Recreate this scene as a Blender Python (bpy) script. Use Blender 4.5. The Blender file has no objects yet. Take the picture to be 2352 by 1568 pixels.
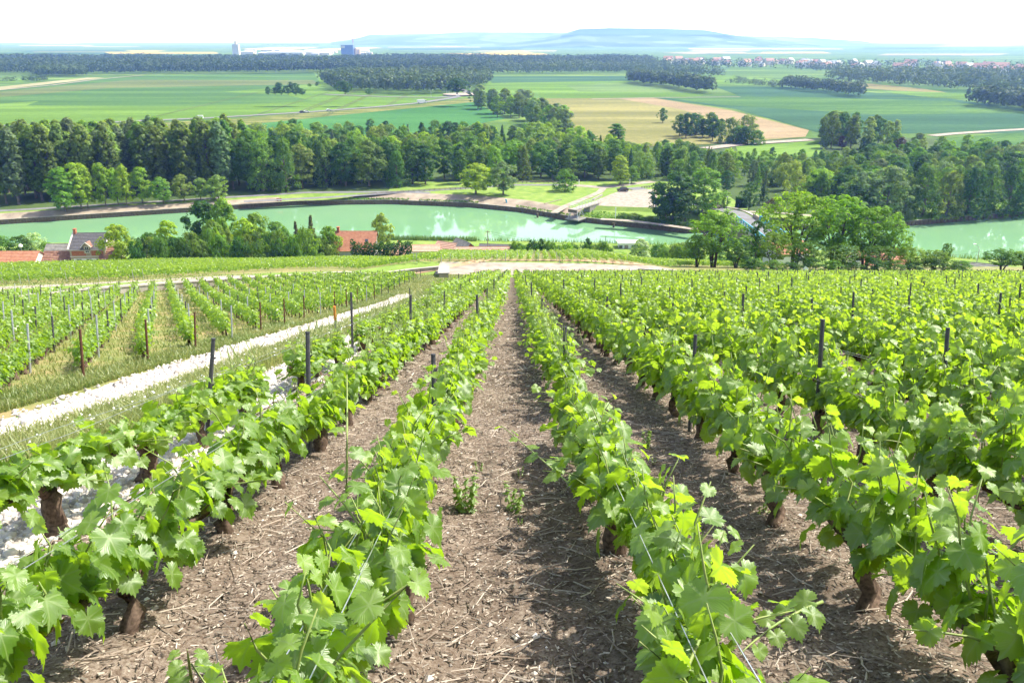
import bpy, math, random
import numpy as np
from mathutils import Matrix, Vector

# ------------------------------------------------------------------ camera, world, sun, exposure
scene = bpy.context.scene
COL = scene.collection
RES = 1024.0
FPX = 796.0                       # focal length in pixels of a 1024 wide frame (28 mm on 36 mm)
PITCH = math.radians(20.7)
PS = 2352.0 / 1024.0              # measuring frame of the photograph used below

cam_d = bpy.data.cameras.new('camera')
cam = bpy.data.objects.new('camera', cam_d)
COL.objects.link(cam)
cam_d.sensor_width = 36.0
cam_d.lens = 36.0 * FPX / RES
cam_d.clip_start = 0.05
cam_d.clip_end = 80000.0
cam.location = (0, 0, 0)
cam.rotation_euler = (math.pi / 2 - PITCH, 0, 0)
scene.camera = cam

SUN_EL = math.radians(53)
SUN_AZ = math.radians(66)         # clockwise from the view direction (+Y) towards +X
world = bpy.data.worlds.new('World')
scene.world = world
world.use_nodes = True
wn = world.node_tree
wn.nodes.clear()
sky = wn.nodes.new('ShaderNodeTexSky')
sky.sky_type = 'NISHITA'
sky.sun_disc = False
sky.sun_elevation = SUN_EL
sky.sun_rotation = SUN_AZ
sky.air_density = 1.0
sky.dust_density = 3.0
sky.ozone_density = 1.0
bg = wn.nodes.new('ShaderNodeBackground')
bg.inputs['Strength'].default_value = 0.14
wo = wn.nodes.new('ShaderNodeOutputWorld')
# bright milky air towards the horizon, the same all round
wtc = wn.nodes.new('ShaderNodeTexCoord')
wsx = wn.nodes.new('ShaderNodeSeparateXYZ')
wn.links.new(wtc.outputs['Generated'], wsx.inputs[0])
wab = wn.nodes.new('ShaderNodeMath'); wab.operation = 'ABSOLUTE'
wn.links.new(wsx.outputs['Z'], wab.inputs[0])
wmu = wn.nodes.new('ShaderNodeMath'); wmu.operation = 'MULTIPLY'; wmu.inputs[1].default_value = -4.2
wn.links.new(wab.outputs[0], wmu.inputs[0])
wex = wn.nodes.new('ShaderNodeMath'); wex.operation = 'EXPONENT'
wn.links.new(wmu.outputs[0], wex.inputs[0])
wmx = wn.nodes.new('ShaderNodeMix'); wmx.data_type = 'RGBA'; wmx.blend_type = 'ADD'
wmx.inputs[7].default_value = (5.4, 5.7, 6.2, 1)
wn.links.new(wex.outputs[0], wmx.inputs[0])
wn.links.new(sky.outputs[0], wmx.inputs[6])
wn.links.new(wmx.outputs[2], bg.inputs[0])
wn.links.new(bg.outputs[0], wo.inputs[0])

sun_d = bpy.data.lights.new('sun', 'SUN')
sun = bpy.data.objects.new('sun', sun_d)
COL.objects.link(sun)
sun_d.energy = 4.9
sun_d.angle = math.radians(0.5)
sun_d.color = (1.0, 0.95, 0.86)
sdir = Vector((math.sin(SUN_AZ) * math.cos(SUN_EL), math.cos(SUN_AZ) * math.cos(SUN_EL), math.sin(SUN_EL)))
sun.rotation_euler = sdir.to_track_quat('Z', 'Y').to_euler()
sun.location = (60, 40, 90)

vs = scene.view_settings
vs.view_transform = 'Standard'
vs.look = 'None'
vs.gamma = 1.0
vs.use_curve_mapping = False
vs.exposure = 0.95
HAZE_DENSITY = 1.6e-4

cy = scene.cycles
cy.max_bounces = 7
cy.diffuse_bounces = 3
cy.glossy_bounces = 2
cy.transmission_bounces = 5
cy.transparent_max_bounces = 4
cy.volume_bounces = 1
cy.caustics_reflective = False
cy.caustics_refractive = False
cy.sample_clamp_indirect = 4.0

# ------------------------------------------------------------------ helpers
rng = np.random.default_rng(7)
random.seed(7)


def sm(t):
    t = np.clip(t, 0, 1)
    return t * t * (3 - 2 * t)


def tag(o, label=None, cat=None, group=None, kind=None):
    if label: o['label'] = label
    if cat: o['category'] = cat
    if group: o['group'] = group
    if kind: o['kind'] = kind
    return o


def thing(name, label, cat, loc=(0, 0, 0), rz=0.0, group=None):
    o = bpy.data.objects.new(name, None)
    o.empty_display_size = 0.1
    COL.objects.link(o)
    o.location = loc
    o.rotation_euler = (0, 0, rz)
    return tag(o, label, cat, group)


def link(name, mesh, parent=None, loc=None, matrix=None):
    o = bpy.data.objects.new(name, mesh)
    COL.objects.link(o)
    if parent is not None: o.parent = parent
    if loc is not None: o.location = loc
    if matrix is not None: o.matrix_local = matrix
    return o


def np_mesh(name, V, faces, mats, mi=None, uv=None, tint=None, smooth=False):
    """V (n,3); faces = list of (m,k) index arrays; uv (n,2) per vertex; tint (n,) per vertex."""
    me = bpy.data.meshes.new(name)
    V = np.asarray(V, dtype=np.float32)
    if not isinstance(faces, (list, tuple)): faces = [faces]
    faces = [np.asarray(f, dtype=np.int32) for f in faces if len(f)]
    loops = np.concatenate([f.ravel() for f in faces])
    tot = np.concatenate([np.full(len(f), f.shape[1], np.int32) for f in faces])
    start = np.concatenate([[0], np.cumsum(tot)[:-1]]).astype(np.int32)
    me.vertices.add(len(V)); me.vertices.foreach_set('co', V.ravel())
    me.loops.add(len(loops)); me.loops.foreach_set('vertex_index', loops)
    me.polygons.add(len(tot)); me.polygons.foreach_set('loop_start', start)
    me.polygons.foreach_set('loop_total', tot)
    if mi is not None: me.polygons.foreach_set('material_index', np.asarray(mi, np.int32))
    me.polygons.foreach_set('use_smooth', np.full(len(tot), smooth))
    if uv is not None:
        l = me.uv_layers.new(name='UVMap')
        l.data.foreach_set('uv', np.asarray(uv, np.float32)[loops].ravel())
    if tint is not None:
        a = me.attributes.new('tint', 'FLOAT', 'POINT')
        a.data.foreach_set('value', np.asarray(tint, np.float32))
    if not isinstance(mats, (list, tuple)): mats = [mats]
    for m in mats: me.materials.append(m)
    me.update(calc_edges=True)
    me.validate()
    return me


class MB:
    """collects boxes, tubes and prisms into one mesh"""
    def __init__(self):
        self.v = []; self.f = []; self.m = []

    def add(self, vs_, fs_, m=0):
        b = len(self.v)
        self.v += [tuple(p) for p in vs_]
        self.f += [tuple(i + b for i in q) for q in fs_]
        self.m += [m] * len(fs_)

    def box(self, c, s, rz=0.0, m=0, tilt=None):
        hx, hy, hz = s[0] / 2, s[1] / 2, s[2] / 2
        R = Matrix.Rotation(rz, 3, 'Z')
        if tilt is not None: R = R @ tilt
        P = [Vector(c) + R @ Vector((sx * hx, sy * hy, sz * hz)) for sz in (-1, 1) for sy in (-1, 1) for sx in (-1, 1)]
        self.add(P, [(0, 2, 3, 1), (4, 5, 7, 6), (0, 1, 5, 4), (2, 6, 7, 3), (0, 4, 6, 2), (1, 3, 7, 5)], m)

    def tube(self, pts, rad, n=6, m=0, cap=True):
        pts = [Vector(p) for p in pts]
        if not isinstance(rad, (list, tuple)): rad = [rad] * len(pts)
        rings = []
        for i, p in enumerate(pts):
            d = (pts[min(i + 1, len(pts) - 1)] - pts[max(i - 1, 0)])
            if d.length < 1e-9: d = Vector((0, 0, 1))
            d.normalize()
            u = d.orthogonal().normalized() if abs(d.z) < 0.9 else Vector((1, 0, 0)).cross(d).normalized()
            w = d.cross(u)
            rings.append([p + (u * math.cos(2 * math.pi * k / n) + w * math.sin(2 * math.pi * k / n)) * rad[i] for k in range(n)])
        V = [q for r in rings for q in r]
        F = []
        for i in range(len(pts) - 1):
            for k in range(n):
                a = i * n + k; b = i * n + (k + 1) % n
                F.append((a, b, b + n, a + n))
        if cap:
            F.append(tuple(range(n))[::-1])
            F.append(tuple(range((len(pts) - 1) * n, len(pts) * n)))
        self.add(V, F, m)

    def prism(self, poly, axis0, axis1, m=0):
        """extrude polygon points (list of 3d) from offset axis0 to axis1 (vectors)"""
        a0, a1 = Vector(axis0), Vector(axis1)
        n = len(poly)
        V = [Vector(p) + a0 for p in poly] + [Vector(p) + a1 for p in poly]
        F = [tuple(range(n))[::-1], tuple(range(n, 2 * n))] + [(i, (i + 1) % n, n + (i + 1) % n, n + i) for i in range(n)]
        self.add(V, F, m)

    def sphere(self, c, r, n=8, m=0, sz=1.0):
        V = []; F = []
        rows = n // 2 + 1
        for i in range(rows):
            th = math.pi * i / (rows - 1)
            for k in range(n):
                ph = 2 * math.pi * k / n
                V.append((c[0] + r * math.sin(th) * math.cos(ph), c[1] + r * math.sin(th) * math.sin(ph), c[2] + r * sz * math.cos(th)))
        for i in range(rows - 1):
            for k in range(n):
                a = i * n + k; b = i * n + (k + 1) % n
                F.append((a, a + n, b + n, b))
        self.add(V, F, m)

    def mesh(self, name, mats, smooth=False):
        me = bpy.data.meshes.new(name)
        me.from_pydata(self.v, [], self.f)
        if not isinstance(mats, (list, tuple)): mats = [mats]
        for mm in mats: me.materials.append(mm)
        me.polygons.foreach_set('material_index', self.m)
        if smooth: me.polygons.foreach_set('use_smooth', [True] * len(self.f))
        me.update()
        return me

    def build(self, name, mats, parent=None, smooth=False, loc=None):
        return link(name, self.mesh(name, mats, smooth), parent, loc)


NUMW = ['zeroth', 'first', 'second', 'third', 'fourth', 'fifth', 'sixth', 'seventh', 'eighth', 'ninth', 'tenth', 'eleventh',
        'twelfth', 'thirteenth', 'fourteenth', 'fifteenth', 'sixteenth', 'seventeenth', 'eighteenth', 'nineteenth']
TENS = ['', '', 'twent', 'thirt', 'fort', 'fift', 'sixt', 'sevent', 'eight', 'ninet']


def nth(n):
    if n < 20: return NUMW[n]
    if n < 100:
        t, u = divmod(n, 10)
        return TENS[t] + ('ieth' if u == 0 else 'y-' + NUMW[u])
    suf = 'th' if 10 <= n % 100 <= 20 else {1: 'st', 2: 'nd', 3: 'rd'}.get(n % 10, 'th')
    return str(n) + suf


# ------------------------------------------------------------------ materials
def nodes_of(name):
    m = bpy.data.materials.new(name)
    m.use_nodes = True
    nt = m.node_tree
    nt.nodes.clear()
    out = nt.nodes.new('ShaderNodeOutputMaterial')
    return m, nt, out


def N(nt, typ, **kw):
    n = nt.nodes.new(typ)
    for k, v in kw.items(): setattr(n, k, v)
    return n


def mathn(nt, op, a, b=None, c=None):
    n = nt.nodes.new('ShaderNodeMath'); n.operation = op
    for i, v in enumerate((a, b, c)):
        if v is None: continue
        if isinstance(v, (int, float)): n.inputs[i].default_value = v
        else: nt.links.new(v, n.inputs[i])
    return n.outputs[0]


def mixc(nt, fac, a, b, blend='MIX'):
    n = nt.nodes.new('ShaderNodeMix'); n.data_type = 'RGBA'; n.blend_type = blend
    n.clamp_factor = True
    for s, v in ((0, fac), (6, a), (7, b)):
        if isinstance(v, (int, float)): n.inputs[s].default_value = v
        elif isinstance(v, (tuple, list)): n.inputs[s].default_value = (*v[:3], 1)
        else: nt.links.new(v, n.inputs[s])
    return n.outputs[2]


def noise(nt, vec, scale, detail=4.0, rough=0.55):
    n = nt.nodes.new('ShaderNodeTexNoise')
    n.inputs['Scale'].default_value = scale
    n.inputs['Detail'].default_value = detail
    n.inputs['Roughness'].default_value = rough
    if vec is not None: nt.links.new(vec, n.inputs['Vector'])
    return n.outputs[0]


def ramp(nt, fac, stops):
    n = nt.nodes.new('ShaderNodeValToRGB')
    e = n.color_ramp.elements
    while len(e) < len(stops): e.new(0.5)
    for i, (p, c) in enumerate(stops):
        e[i].position = p; e[i].color = (*c, 1)
    nt.links.new(fac, n.inputs[0])
    return n.outputs[0]


def simple(name, c1, c2=None, scale=4.0, rough=0.8, spec=0.3, bump=0.0, metal=0.0, coord='Object', detail=4.0):
    m, nt, out = nodes_of(name)
    p = N(nt, 'ShaderNodeBsdfPrincipled')
    tc = N(nt, 'ShaderNodeTexCoord').outputs[coord]
    f = noise(nt, tc, scale, detail)
    c2 = c2 or tuple(min(1, c * 1.35) for c in c1)
    col = ramp(nt, f, [(0.32, c1), (0.68, c2)])
    nt.links.new(col, p.inputs['Base Color'])
    p.inputs['Roughness'].default_value = rough
    p.inputs['Metallic'].default_value = metal
    p.inputs['Specular IOR Level'].default_value = spec
    if bump:
        b = N(nt, 'ShaderNodeBump')
        b.inputs['Strength'].default_value = bump
        nt.links.new(f, b.inputs['Height'])
        nt.links.new(b.outputs[0], p.inputs['Normal'])
    nt.links.new(p.outputs[0], out.inputs[0])
    return m


def leaf_shader(name, ref_a, ref_b, tr_a, tr_b, trans=0.5, gloss=0.10, grough=0.42, veins=False, use_objcolor=False):
    """leaf: diffuse reflection mixed with translucency and a thin gloss. tint attribute 0 old .. 1 young"""
    m, nt, out = nodes_of(name)
    geo = N(nt, 'ShaderNodeNewGeometry')
    oi = N(nt, 'ShaderNodeObjectInfo')
    at_ = N(nt, 'ShaderNodeAttribute'); at_.attribute_name = 'tint'
    r = mathn(nt, 'FRACT', mathn(nt, 'ADD', geo.outputs['Random Per Island'], oi.outputs['Random']))
    if use_objcolor:
        br = mathn(nt, 'MULTIPLY_ADD', r, 0.7, 0.65)
        hsv = N(nt, 'ShaderNodeHueSaturation')
        hsv.inputs['Saturation'].default_value = 1.0
        nt.links.new(oi.outputs['Color'], hsv.inputs['Color'])
        nt.links.new(br, hsv.inputs['Value'])
        ref = hsv.outputs[0]
        trc = mixc(nt, 1.0, ref, (2.0, 2.0, 0.6), 'MULTIPLY')
    else:
        fac = mathn(nt, 'ADD', mathn(nt, 'MULTIPLY', at_.outputs['Fac'], 0.75), mathn(nt, 'MULTIPLY', r, 0.4))
        ref = mixc(nt, fac, ref_a, ref_b)
        trc = mixc(nt, fac, tr_a, tr_b)
    uvn = N(nt, 'ShaderNodeUVMap') if not use_objcolor else None
    if uvn is not None and veins:
        ofs = N(nt, 'ShaderNodeVectorMath', operation='ADD')
        cmb = N(nt, 'ShaderNodeCombineXYZ')
        nt.links.new(mathn(nt, 'MULTIPLY', r, 37.0), cmb.inputs[0]); nt.links.new(mathn(nt, 'MULTIPLY', r, 91.0), cmb.inputs[1])
        nt.links.new(uvn.outputs[0], ofs.inputs[0]); nt.links.new(cmb.outputs[0], ofs.inputs[1])
        mot = noise(nt, ofs.outputs[0], 3.2, 5, 0.65)
        sc_ = mathn(nt, 'MULTIPLY_ADD', mot, 0.9, 0.55)
        ref = mixc(nt, 1.0, ref, sc_, 'MULTIPLY')
        trc = mixc(nt, mathn(nt, 'MULTIPLY', ramp(nt, mot, [(0.58, (0, 0, 0)), (0.72, (1, 1, 1))]), 0.45), trc, (0.34, 0.36, 0.03))
    nrm = None
    if veins:
        uv = N(nt, 'ShaderNodeUVMap')
        sx = N(nt, 'ShaderNodeSeparateXYZ')
        nt.links.new(uv.outputs[0], sx.inputs[0])
        ang = mathn(nt, 'ARCTAN2', sx.outputs[0], sx.outputs[1])
        rr = N(nt, 'ShaderNodeVectorMath', operation='LENGTH')
        nt.links.new(uv.outputs[0], rr.inputs[0])
        # main veins every 0.95 rad from the petiole
        a1 = mathn(nt, 'ABSOLUTE', mathn(nt, 'SUBTRACT', mathn(nt, 'FRACT', mathn(nt, 'ADD', mathn(nt, 'DIVIDE', ang, 0.95), 0.5)), 0.5))
        d1 = mathn(nt, 'MULTIPLY', a1, rr.outputs['Value'])
        v1 = mathn(nt, 'LESS_THAN', d1, 0.026)
        # fishbone side veins
        s2 = mathn(nt, 'FRACT', mathn(nt, 'ADD', mathn(nt, 'MULTIPLY', rr.outputs['Value'], 6.0), mathn(nt, 'MULTIPLY', a1, -7.0)))
        v2 = mathn(nt, 'MULTIPLY', mathn(nt, 'LESS_THAN', s2, 0.12), 0.22)
        vm = mathn(nt, 'MAXIMUM', v1, v2)
        ref = mixc(nt, mathn(nt, 'MULTIPLY', vm, 0.5), ref, (0.30, 0.40, 0.14))
        trc = mixc(nt, mathn(nt, 'MULTIPLY', vm, 0.35), trc, (0.16, 0.30, 0.04))
        hgt = mathn(nt, 'ADD', mathn(nt, 'MULTIPLY', mathn(nt, 'SINE', mathn(nt, 'MULTIPLY', s2, 6.283)), 0.5), mathn(nt, 'MULTIPLY', v1, -1.0))
        b = N(nt, 'ShaderNodeBump')
        b.inputs['Strength'].default_value = 0.16
        b.inputs['Distance'].default_value = 0.006
        nt.links.new(hgt, b.inputs['Height'])
        nrm = b.outputs[0]
    d = N(nt, 'ShaderNodeBsdfDiffuse')
    t = N(nt, 'ShaderNodeBsdfTranslucent')
    g = N(nt, 'ShaderNodeBsdfGlossy'); g.inputs['Roughness'].default_value = grough
    g.inputs['Color'].default_value = (0.9, 0.95, 0.9, 1)
    nt.links.new(ref, d.inputs['Color']); nt.links.new(trc, t.inputs['Color'])
    if nrm is not None:
        for s in (d, g): nt.links.new(nrm, s.inputs['Normal'])
    m1 = N(nt, 'ShaderNodeMixShader'); m1.inputs[0].default_value = trans
    nt.links.new(d.outputs[0], m1.inputs[1]); nt.links.new(t.outputs[0], m1.inputs[2])
    m2 = N(nt, 'ShaderNodeMixShader'); m2.inputs[0].default_value = gloss
    nt.links.new(m1.outputs[0], m2.inputs[1]); nt.links.new(g.outputs[0], m2.inputs[2])
    nt.links.new(m2.outputs[0], out.inputs[0])
    return m


M = {}
M['vine_leaf'] = leaf_shader('vine_leaf', (0.080, 0.162, 0.016), (0.21, 0.33, 0.045), (0.34, 0.57, 0.014), (0.50, 0.68, 0.04), 0.52, 0.045, 0.42, veins=True)
M['far_leaf'] = leaf_shader('far_vine_leaf', (0.080, 0.165, 0.020), (0.22, 0.33, 0.045), (0.30, 0.52, 0.016), (0.50, 0.66, 0.05), 0.48, 0.05, 0.45)
M['tree_leaf'] = leaf_shader('tree_leaf', None, None, None, None, 0.52, 0.012, 0.5, use_objcolor=True)
M['grass_blade'] = leaf_shader('grass_blade', (0.12, 0.19, 0.045), (0.34, 0.33, 0.12), (0.22, 0.34, 0.06), (0.50, 0.46, 0.16), 0.42, 0.04, 0.5)
M['forest_leaf'] = leaf_shader('forest_leaf', (0.022, 0.050, 0.016), (0.085, 0.145, 0.035), (0.05, 0.09, 0.02), (0.14, 0.19, 0.04), 0.30, 0.02, 0.5)
M['cane'] = simple('green_cane', (0.16, 0.24, 0.06), (0.26, 0.30, 0.09), 30, 0.5)
M['vine_bark'] = simple('vine_bark', (0.055, 0.038, 0.028), (0.17, 0.12, 0.09), 45, 0.95, 0.1, 0.9)
M['bark'] = simple('tree_bark', (0.10, 0.085, 0.065), (0.20, 0.17, 0.13), 3, 0.95, 0.1, 0.5)
M['dark_bark'] = simple('dark_bark', (0.06, 0.045, 0.035), (0.12, 0.09, 0.07), 3, 0.95, 0.1, 0.5)
M['post'] = simple('dark_post', (0.030, 0.032, 0.036), (0.075, 0.075, 0.08), 25, 0.6, 0.4)
M['rust_post'] = simple('rusty_post', (0.07, 0.035, 0.02), (0.13, 0.06, 0.035), 25, 0.8, 0.2)
M['grey_post'] = simple('galvanised_post', (0.34, 0.36, 0.38), (0.48, 0.50, 0.52), 25, 0.45, 0.5, metal=0.5)
M['wire'] = simple('steel_wire', (0.45, 0.48, 0.5), (0.6, 0.62, 0.64), 5, 0.35, 0.5, metal=0.8)
M['orange'] = simple('orange_paint', (0.75, 0.22, 0.03), (0.8, 0.26, 0.05), 5, 0.5)
M['white'] = simple('white_paint', (0.72, 0.72, 0.72), (0.8, 0.8, 0.8), 3, 0.5)
M['concrete'] = simple('pale_concrete', (0.25, 0.23, 0.20), (0.40, 0.37, 0.33), 1.3, 0.9, 0.2, 0.3)
M['road'] = simple('grey_asphalt', (0.14, 0.14, 0.145), (0.20, 0.20, 0.205), 0.5, 0.9, 0.2)
M['track'] = simple('chalk_track', (0.23, 0.195, 0.155), (0.38, 0.335, 0.28), 0.7, 0.95, 0.1, 0.2, detail=9)
M['gravel_bank'] = simple('sandy_gravel', (0.20, 0.165, 0.125), (0.36, 0.30, 0.23), 0.25, 0.95, 0.1, 0.2, detail=9)
M['piling'] = simple('rusty_piling', (0.09, 0.06, 0.042), (0.18, 0.125, 0.09), 2, 0.85)
M['reed'] = leaf_shader('reed_blade', (0.07, 0.15, 0.03), (0.16, 0.26, 0.06), (0.16, 0.30, 0.04), (0.28, 0.4, 0.08), 0.35, 0.03)

# ------------------------------------------------------------------ where things stand
CP, SP = math.cos(PITCH), math.sin(PITCH)


def ray(px, py):
    """direction of sight through a point measured in the photograph, scaled to one metre of northing"""
    x = (px / PS - 512.0) / FPX
    y = -(py / PS - 341.0) / FPX
    d = (x, CP + y * SP, -SP + y * CP)
    return d[0] / d[1], d[2] / d[1]


def proj(x, y, z):
    """world point -> photograph measuring frame"""
    zc = y * CP - z * SP
    yc = y * SP + z * CP
    return (512.0 + FPX * x / zc) * PS, (341.0 - FPX * yc / zc) * PS, zc


FLOOR = -52.3
WATER = -55.0
YN = ([-260, -135, -40, 20, 80, 120, 170, 260], [200, 221, 226, 222, 214, 204, 203, 203])
YF = ([-260, -163.6, -111, -75.7, -43.2, -14.8, 3.6, 17.7, 53.7, 121.5, 171.7, 260], [228, 251.1, 270.4, 283.5, 285.1, 279.5, 270.4, 257.7, 238.8, 247.9, 264.6, 285])
YW = ([-300, -120, -45, -22, -12, 15, 22, 60, 120], [62, 64, 66.8, 97.5, 99.0, 99.0, 98, 97, 97])


def off(x, y):
    return -1.25 * sm((-3.7 - x) / 3.4) * (1 - sm((y - 55) / 38))


def G(x, y):
    x = np.asarray(x, float); y = np.asarray(y, float)
    yw = np.interp(x, *YW)
    pl = -1.76 - 0.2708 * y + off(x, y)
    zw = -1.76 - 0.2708 * yw + off(x, yw)
    fl = np.interp(x, [-45, -22, -13, 15, 24], [1.5, 2, 8.5, 8.5, 2])
    s = np.interp(x, [-30, -10, 20, 50], [0.235, 0.235, 0.235, 0.26])
    t = y - yw
    z2 = zw - 0.008 * np.minimum(t, fl) - s * np.maximum(t - fl, 0)
    z = np.where(t < 0, pl, z2)
    b = sm((y - np.interp(x, [-95, -45, 0], [136, 143, 160])) / 26)
    z = np.maximum(z * (1 - b) + (-53.0) * b, np.minimum(-52.9, z + 30) + 0)
    yn = np.interp(x, *YN); yf = np.interp(x, *YF)
    z = np.where(y > yn - 3, np.minimum(z, -53.0 - 1.9 * sm((y - yn + 3) / 3)), z)
    z = np.where(y > yn, -57.5, z)
    far = -53.5 + (FLOOR + 53.5) * sm((y - yf) / 9)
    z = np.where(y > yf + 1.3, far, z)
    return z


def Gs(x, y):
    return float(G(x, y))


def at(px, py, lift=0.0, y0=0.6, y1=600.0):
    """where the line of sight through a measured point meets the ground"""
    dx, dz = ray(px, py)
    ys = y0 * (y1 / y0) ** np.linspace(0, 1, 2500)
    below = ys * dz < G(ys * dx, ys) + lift
    i = int(np.argmax(below)) if below.any() else len(ys) - 1
    a, b = ys[max(i - 1, 0)], ys[i]
    for _ in range(18):
        c = (a + b) / 2
        if c * dz < Gs(c * dx, c) + lift: b = c
        else: a = c
    return b * dx, b, b * dz


def flat(px, py, z=FLOOR):
    dx, dz = ray(px, py)
    y = z / dz
    return y * dx, y


def atY(px, Y):
    """x of a measured column at a chosen northing on the ground (returns x, y, ground z)"""
    x = 0.0
    for _ in range(6):
        z = Gs(x, Y)
        zc = Y * CP - z * SP
        x = (px / PS - 512.0) / FPX * zc
    return x, Y, Gs(x, Y)


def height_to(px, py, x, y):
    """height above z=0 plane at which a point over (x,y) shows at measured row py"""
    dx, dz = ray(px, py)
    return y * dz


# ------------------------------------------------------------------ ground
def grid_sheet(name, xs, ys, zf, mats, zone=None, kind='structure', smooth=True):
    X, Y = np.meshgrid(xs, ys)
    Z = zf(X, Y)
    V = np.stack([X, Y, Z], -1).reshape(-1, 3)
    nx, ny = len(xs), len(ys)
    idx = np.arange(nx * ny).reshape(ny, nx)
    F = np.stack([idx[:-1, :-1], idx[:-1, 1:], idx[1:, 1:], idx[1:, :-1]], -1).reshape(-1, 4)
    mi = None
    if zone is not None:
        c = V[F].mean(1)
        mi = zone(c[:, 0], c[:, 1])
    o = link(name, np_mesh(name, V, F, mats, mi, smooth=smooth))
    return tag(o, kind=kind)


def soil_material():
    m, nt, out = nodes_of('vineyard_soil')
    p = N(nt, 'ShaderNodeBsdfPrincipled')
    tc = N(nt, 'ShaderNodeTexCoord').outputs['Object']
    a = noise(nt, tc, 0.9, 5, 0.7)
    b = noise(nt, tc, 9, 6, 0.7)
    c = noise(nt, tc, 55, 5, 0.7)
    col = ramp(nt, mathn(nt, 'ADD', mathn(nt, 'MULTIPLY', a, 0.45), mathn(nt, 'MULTIPLY', b, 0.55)), [(0.3, (0.09, 0.068, 0.052)), (0.5, (0.20, 0.16, 0.125)), (0.72, (0.36, 0.305, 0.25))])
    col = mixc(nt, ramp(nt, c, [(0.38, (0.9, 0.9, 0.9)), (0.58, (0, 0, 0))]), col, (0.08, 0.052, 0.035))
    vor = N(nt, 'ShaderNodeTexVoronoi'); vor.inputs['Scale'].default_value = 28
    nt.links.new(tc, vor.inputs['Vector'])
    st = ramp(nt, vor.outputs['Distance'], [(0.12, (1, 1, 1)), (0.2, (0, 0, 0))])
    col = mixc(nt, mathn(nt, 'MULTIPLY', st, 0.75), col, (0.52, 0.45, 0.37))
    nt.links.new(col, p.inputs['Base Color'])
    p.inputs['Roughness'].default_value = 0.95
    p.inputs['Specular IOR Level'].default_value = 0.1
    bp = N(nt, 'ShaderNodeBump'); bp.inputs['Strength'].default_value = 0.7; bp.inputs['Distance'].default_value = 0.015
    nt.links.new(mathn(nt, 'ADD', b, c), bp.inputs['Height'])
    nt.links.new(bp.outputs[0], p.inputs['Normal'])
    nt.links.new(p.outputs[0], out.inputs[0])
    return m


def grass_material(name, stops, scale=0.35, fine=6.0):
    m, nt, out = nodes_of(name)
    p = N(nt, 'ShaderNodeBsdfPrincipled')
    tc = N(nt, 'ShaderNodeTexCoord').outputs['Object']
    f = mathn(nt, 'ADD', mathn(nt, 'MULTIPLY', noise(nt, tc, scale, 5), 0.6), mathn(nt, 'MULTIPLY', noise(nt, tc, fine, 6, 0.7), 0.4))
    nt.links.new(ramp(nt, f, stops), p.inputs['Base Color'])
    p.inputs['Roughness'].default_value = 0.95
    p.inputs['Specular IOR Level'].default_value = 0.1
    bp = N(nt, 'ShaderNodeBump'); bp.inputs['Strength'].default_value = 0.6; bp.inputs['Distance'].default_value = 0.08
    nt.links.new(noise(nt, tc, fine * 2, 6, 0.7), bp.inputs['Height'])
    nt.links.new(bp.outputs[0], p.inputs['Normal'])
    nt.links.new(p.outputs[0], out.inputs[0])
    return m


def field_material(name, c1, c2, ang=0.0, stripe=0.0, scale=0.004):
    m, nt, out = nodes_of(name)
    p = N(nt, 'ShaderNodeBsdfPrincipled')
    tc = N(nt, 'ShaderNodeTexCoord').outputs['Object']
    mp = N(nt, 'ShaderNodeMapping')
    mp.inputs['Rotation'].default_value = (0, 0, ang)
    mp.inputs['Scale'].default_value = (1, 5, 1)
    nt.links.new(tc, mp.inputs[0])
    f = mathn(nt, 'ADD', mathn(nt, 'MULTIPLY', noise(nt, mp.outputs[0], scale, 6), 0.75), mathn(nt, 'MULTIPLY', noise(nt, tc, 0.25, 3), 0.25))
    col = ramp(nt, f, [(0.36, tuple(v * .8 for v in c1)), (0.5, c1), (0.64, tuple(v * 1.12 for v in c2))])
    if stripe:
        sx = N(nt, 'ShaderNodeSeparateXYZ'); nt.links.new(mp.outputs[0], sx.inputs[0])
        fr = mathn(nt, 'FRACT', mathn(nt, 'DIVIDE', sx.outputs[0], 24.0))
        ln = mathn(nt, 'MULTIPLY', mathn(nt, 'LESS_THAN', fr, 0.05), stripe)
        col = mixc(nt, ln, col, tuple(v * 0.6 for v in c1))
    nt.links.new(col, p.inputs['Base Color'])
    p.inputs['Roughness'].default_value = 1.0
    p.inputs['Specular IOR Level'].default_value = 0.0
    nt.links.new(p.outputs[0], out.inputs[0])
    return m


M['soil'] = soil_material()
M['grass'] = grass_material('meadow_grass', [(0.3, (0.10, 0.18, 0.03)), (0.5, (0.17, 0.26, 0.05)), (0.72, (0.29, 0.32, 0.09))])
M['dry_grass'] = grass_material('dry_grass', [(0.3, (0.10, 0.155, 0.04)), (0.5, (0.20, 0.21, 0.075)), (0.7, (0.40, 0.27, 0.15))], 0.5)
M['dirt'] = grass_material('orange_dirt', [(0.3, (0.26, 0.19, 0.11)), (0.5, (0.40, 0.27, 0.16)), (0.7, (0.52, 0.42, 0.30))], 0.8)
M['valley'] = field_material('valley_fields', (0.085, 0.15, 0.04), (0.15, 0.22, 0.06), 0.3)
M['wood_floor'] = grass_material('wood_floor', [(0.3, (0.035, 0.06, 0.018)), (0.6, (0.07, 0.11, 0.03)), (0.8, (0.12, 0.15, 0.05))], 0.08, 1.0)

xs = np.concatenate([-np.geomspace(21000, 330, 26), np.linspace(-320, -72, 84), np.linspace(-70, 70, 200), np.linspace(72, 320, 84), np.geomspace(330, 21000, 26)])
ys = np.concatenate([[-60, -30, -12], np.linspace(-4, 110, 190), np.linspace(110.8, 300, 150), np.linspace(302, 600, 60), np.geomspace(620, 21000, 40)])


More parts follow.
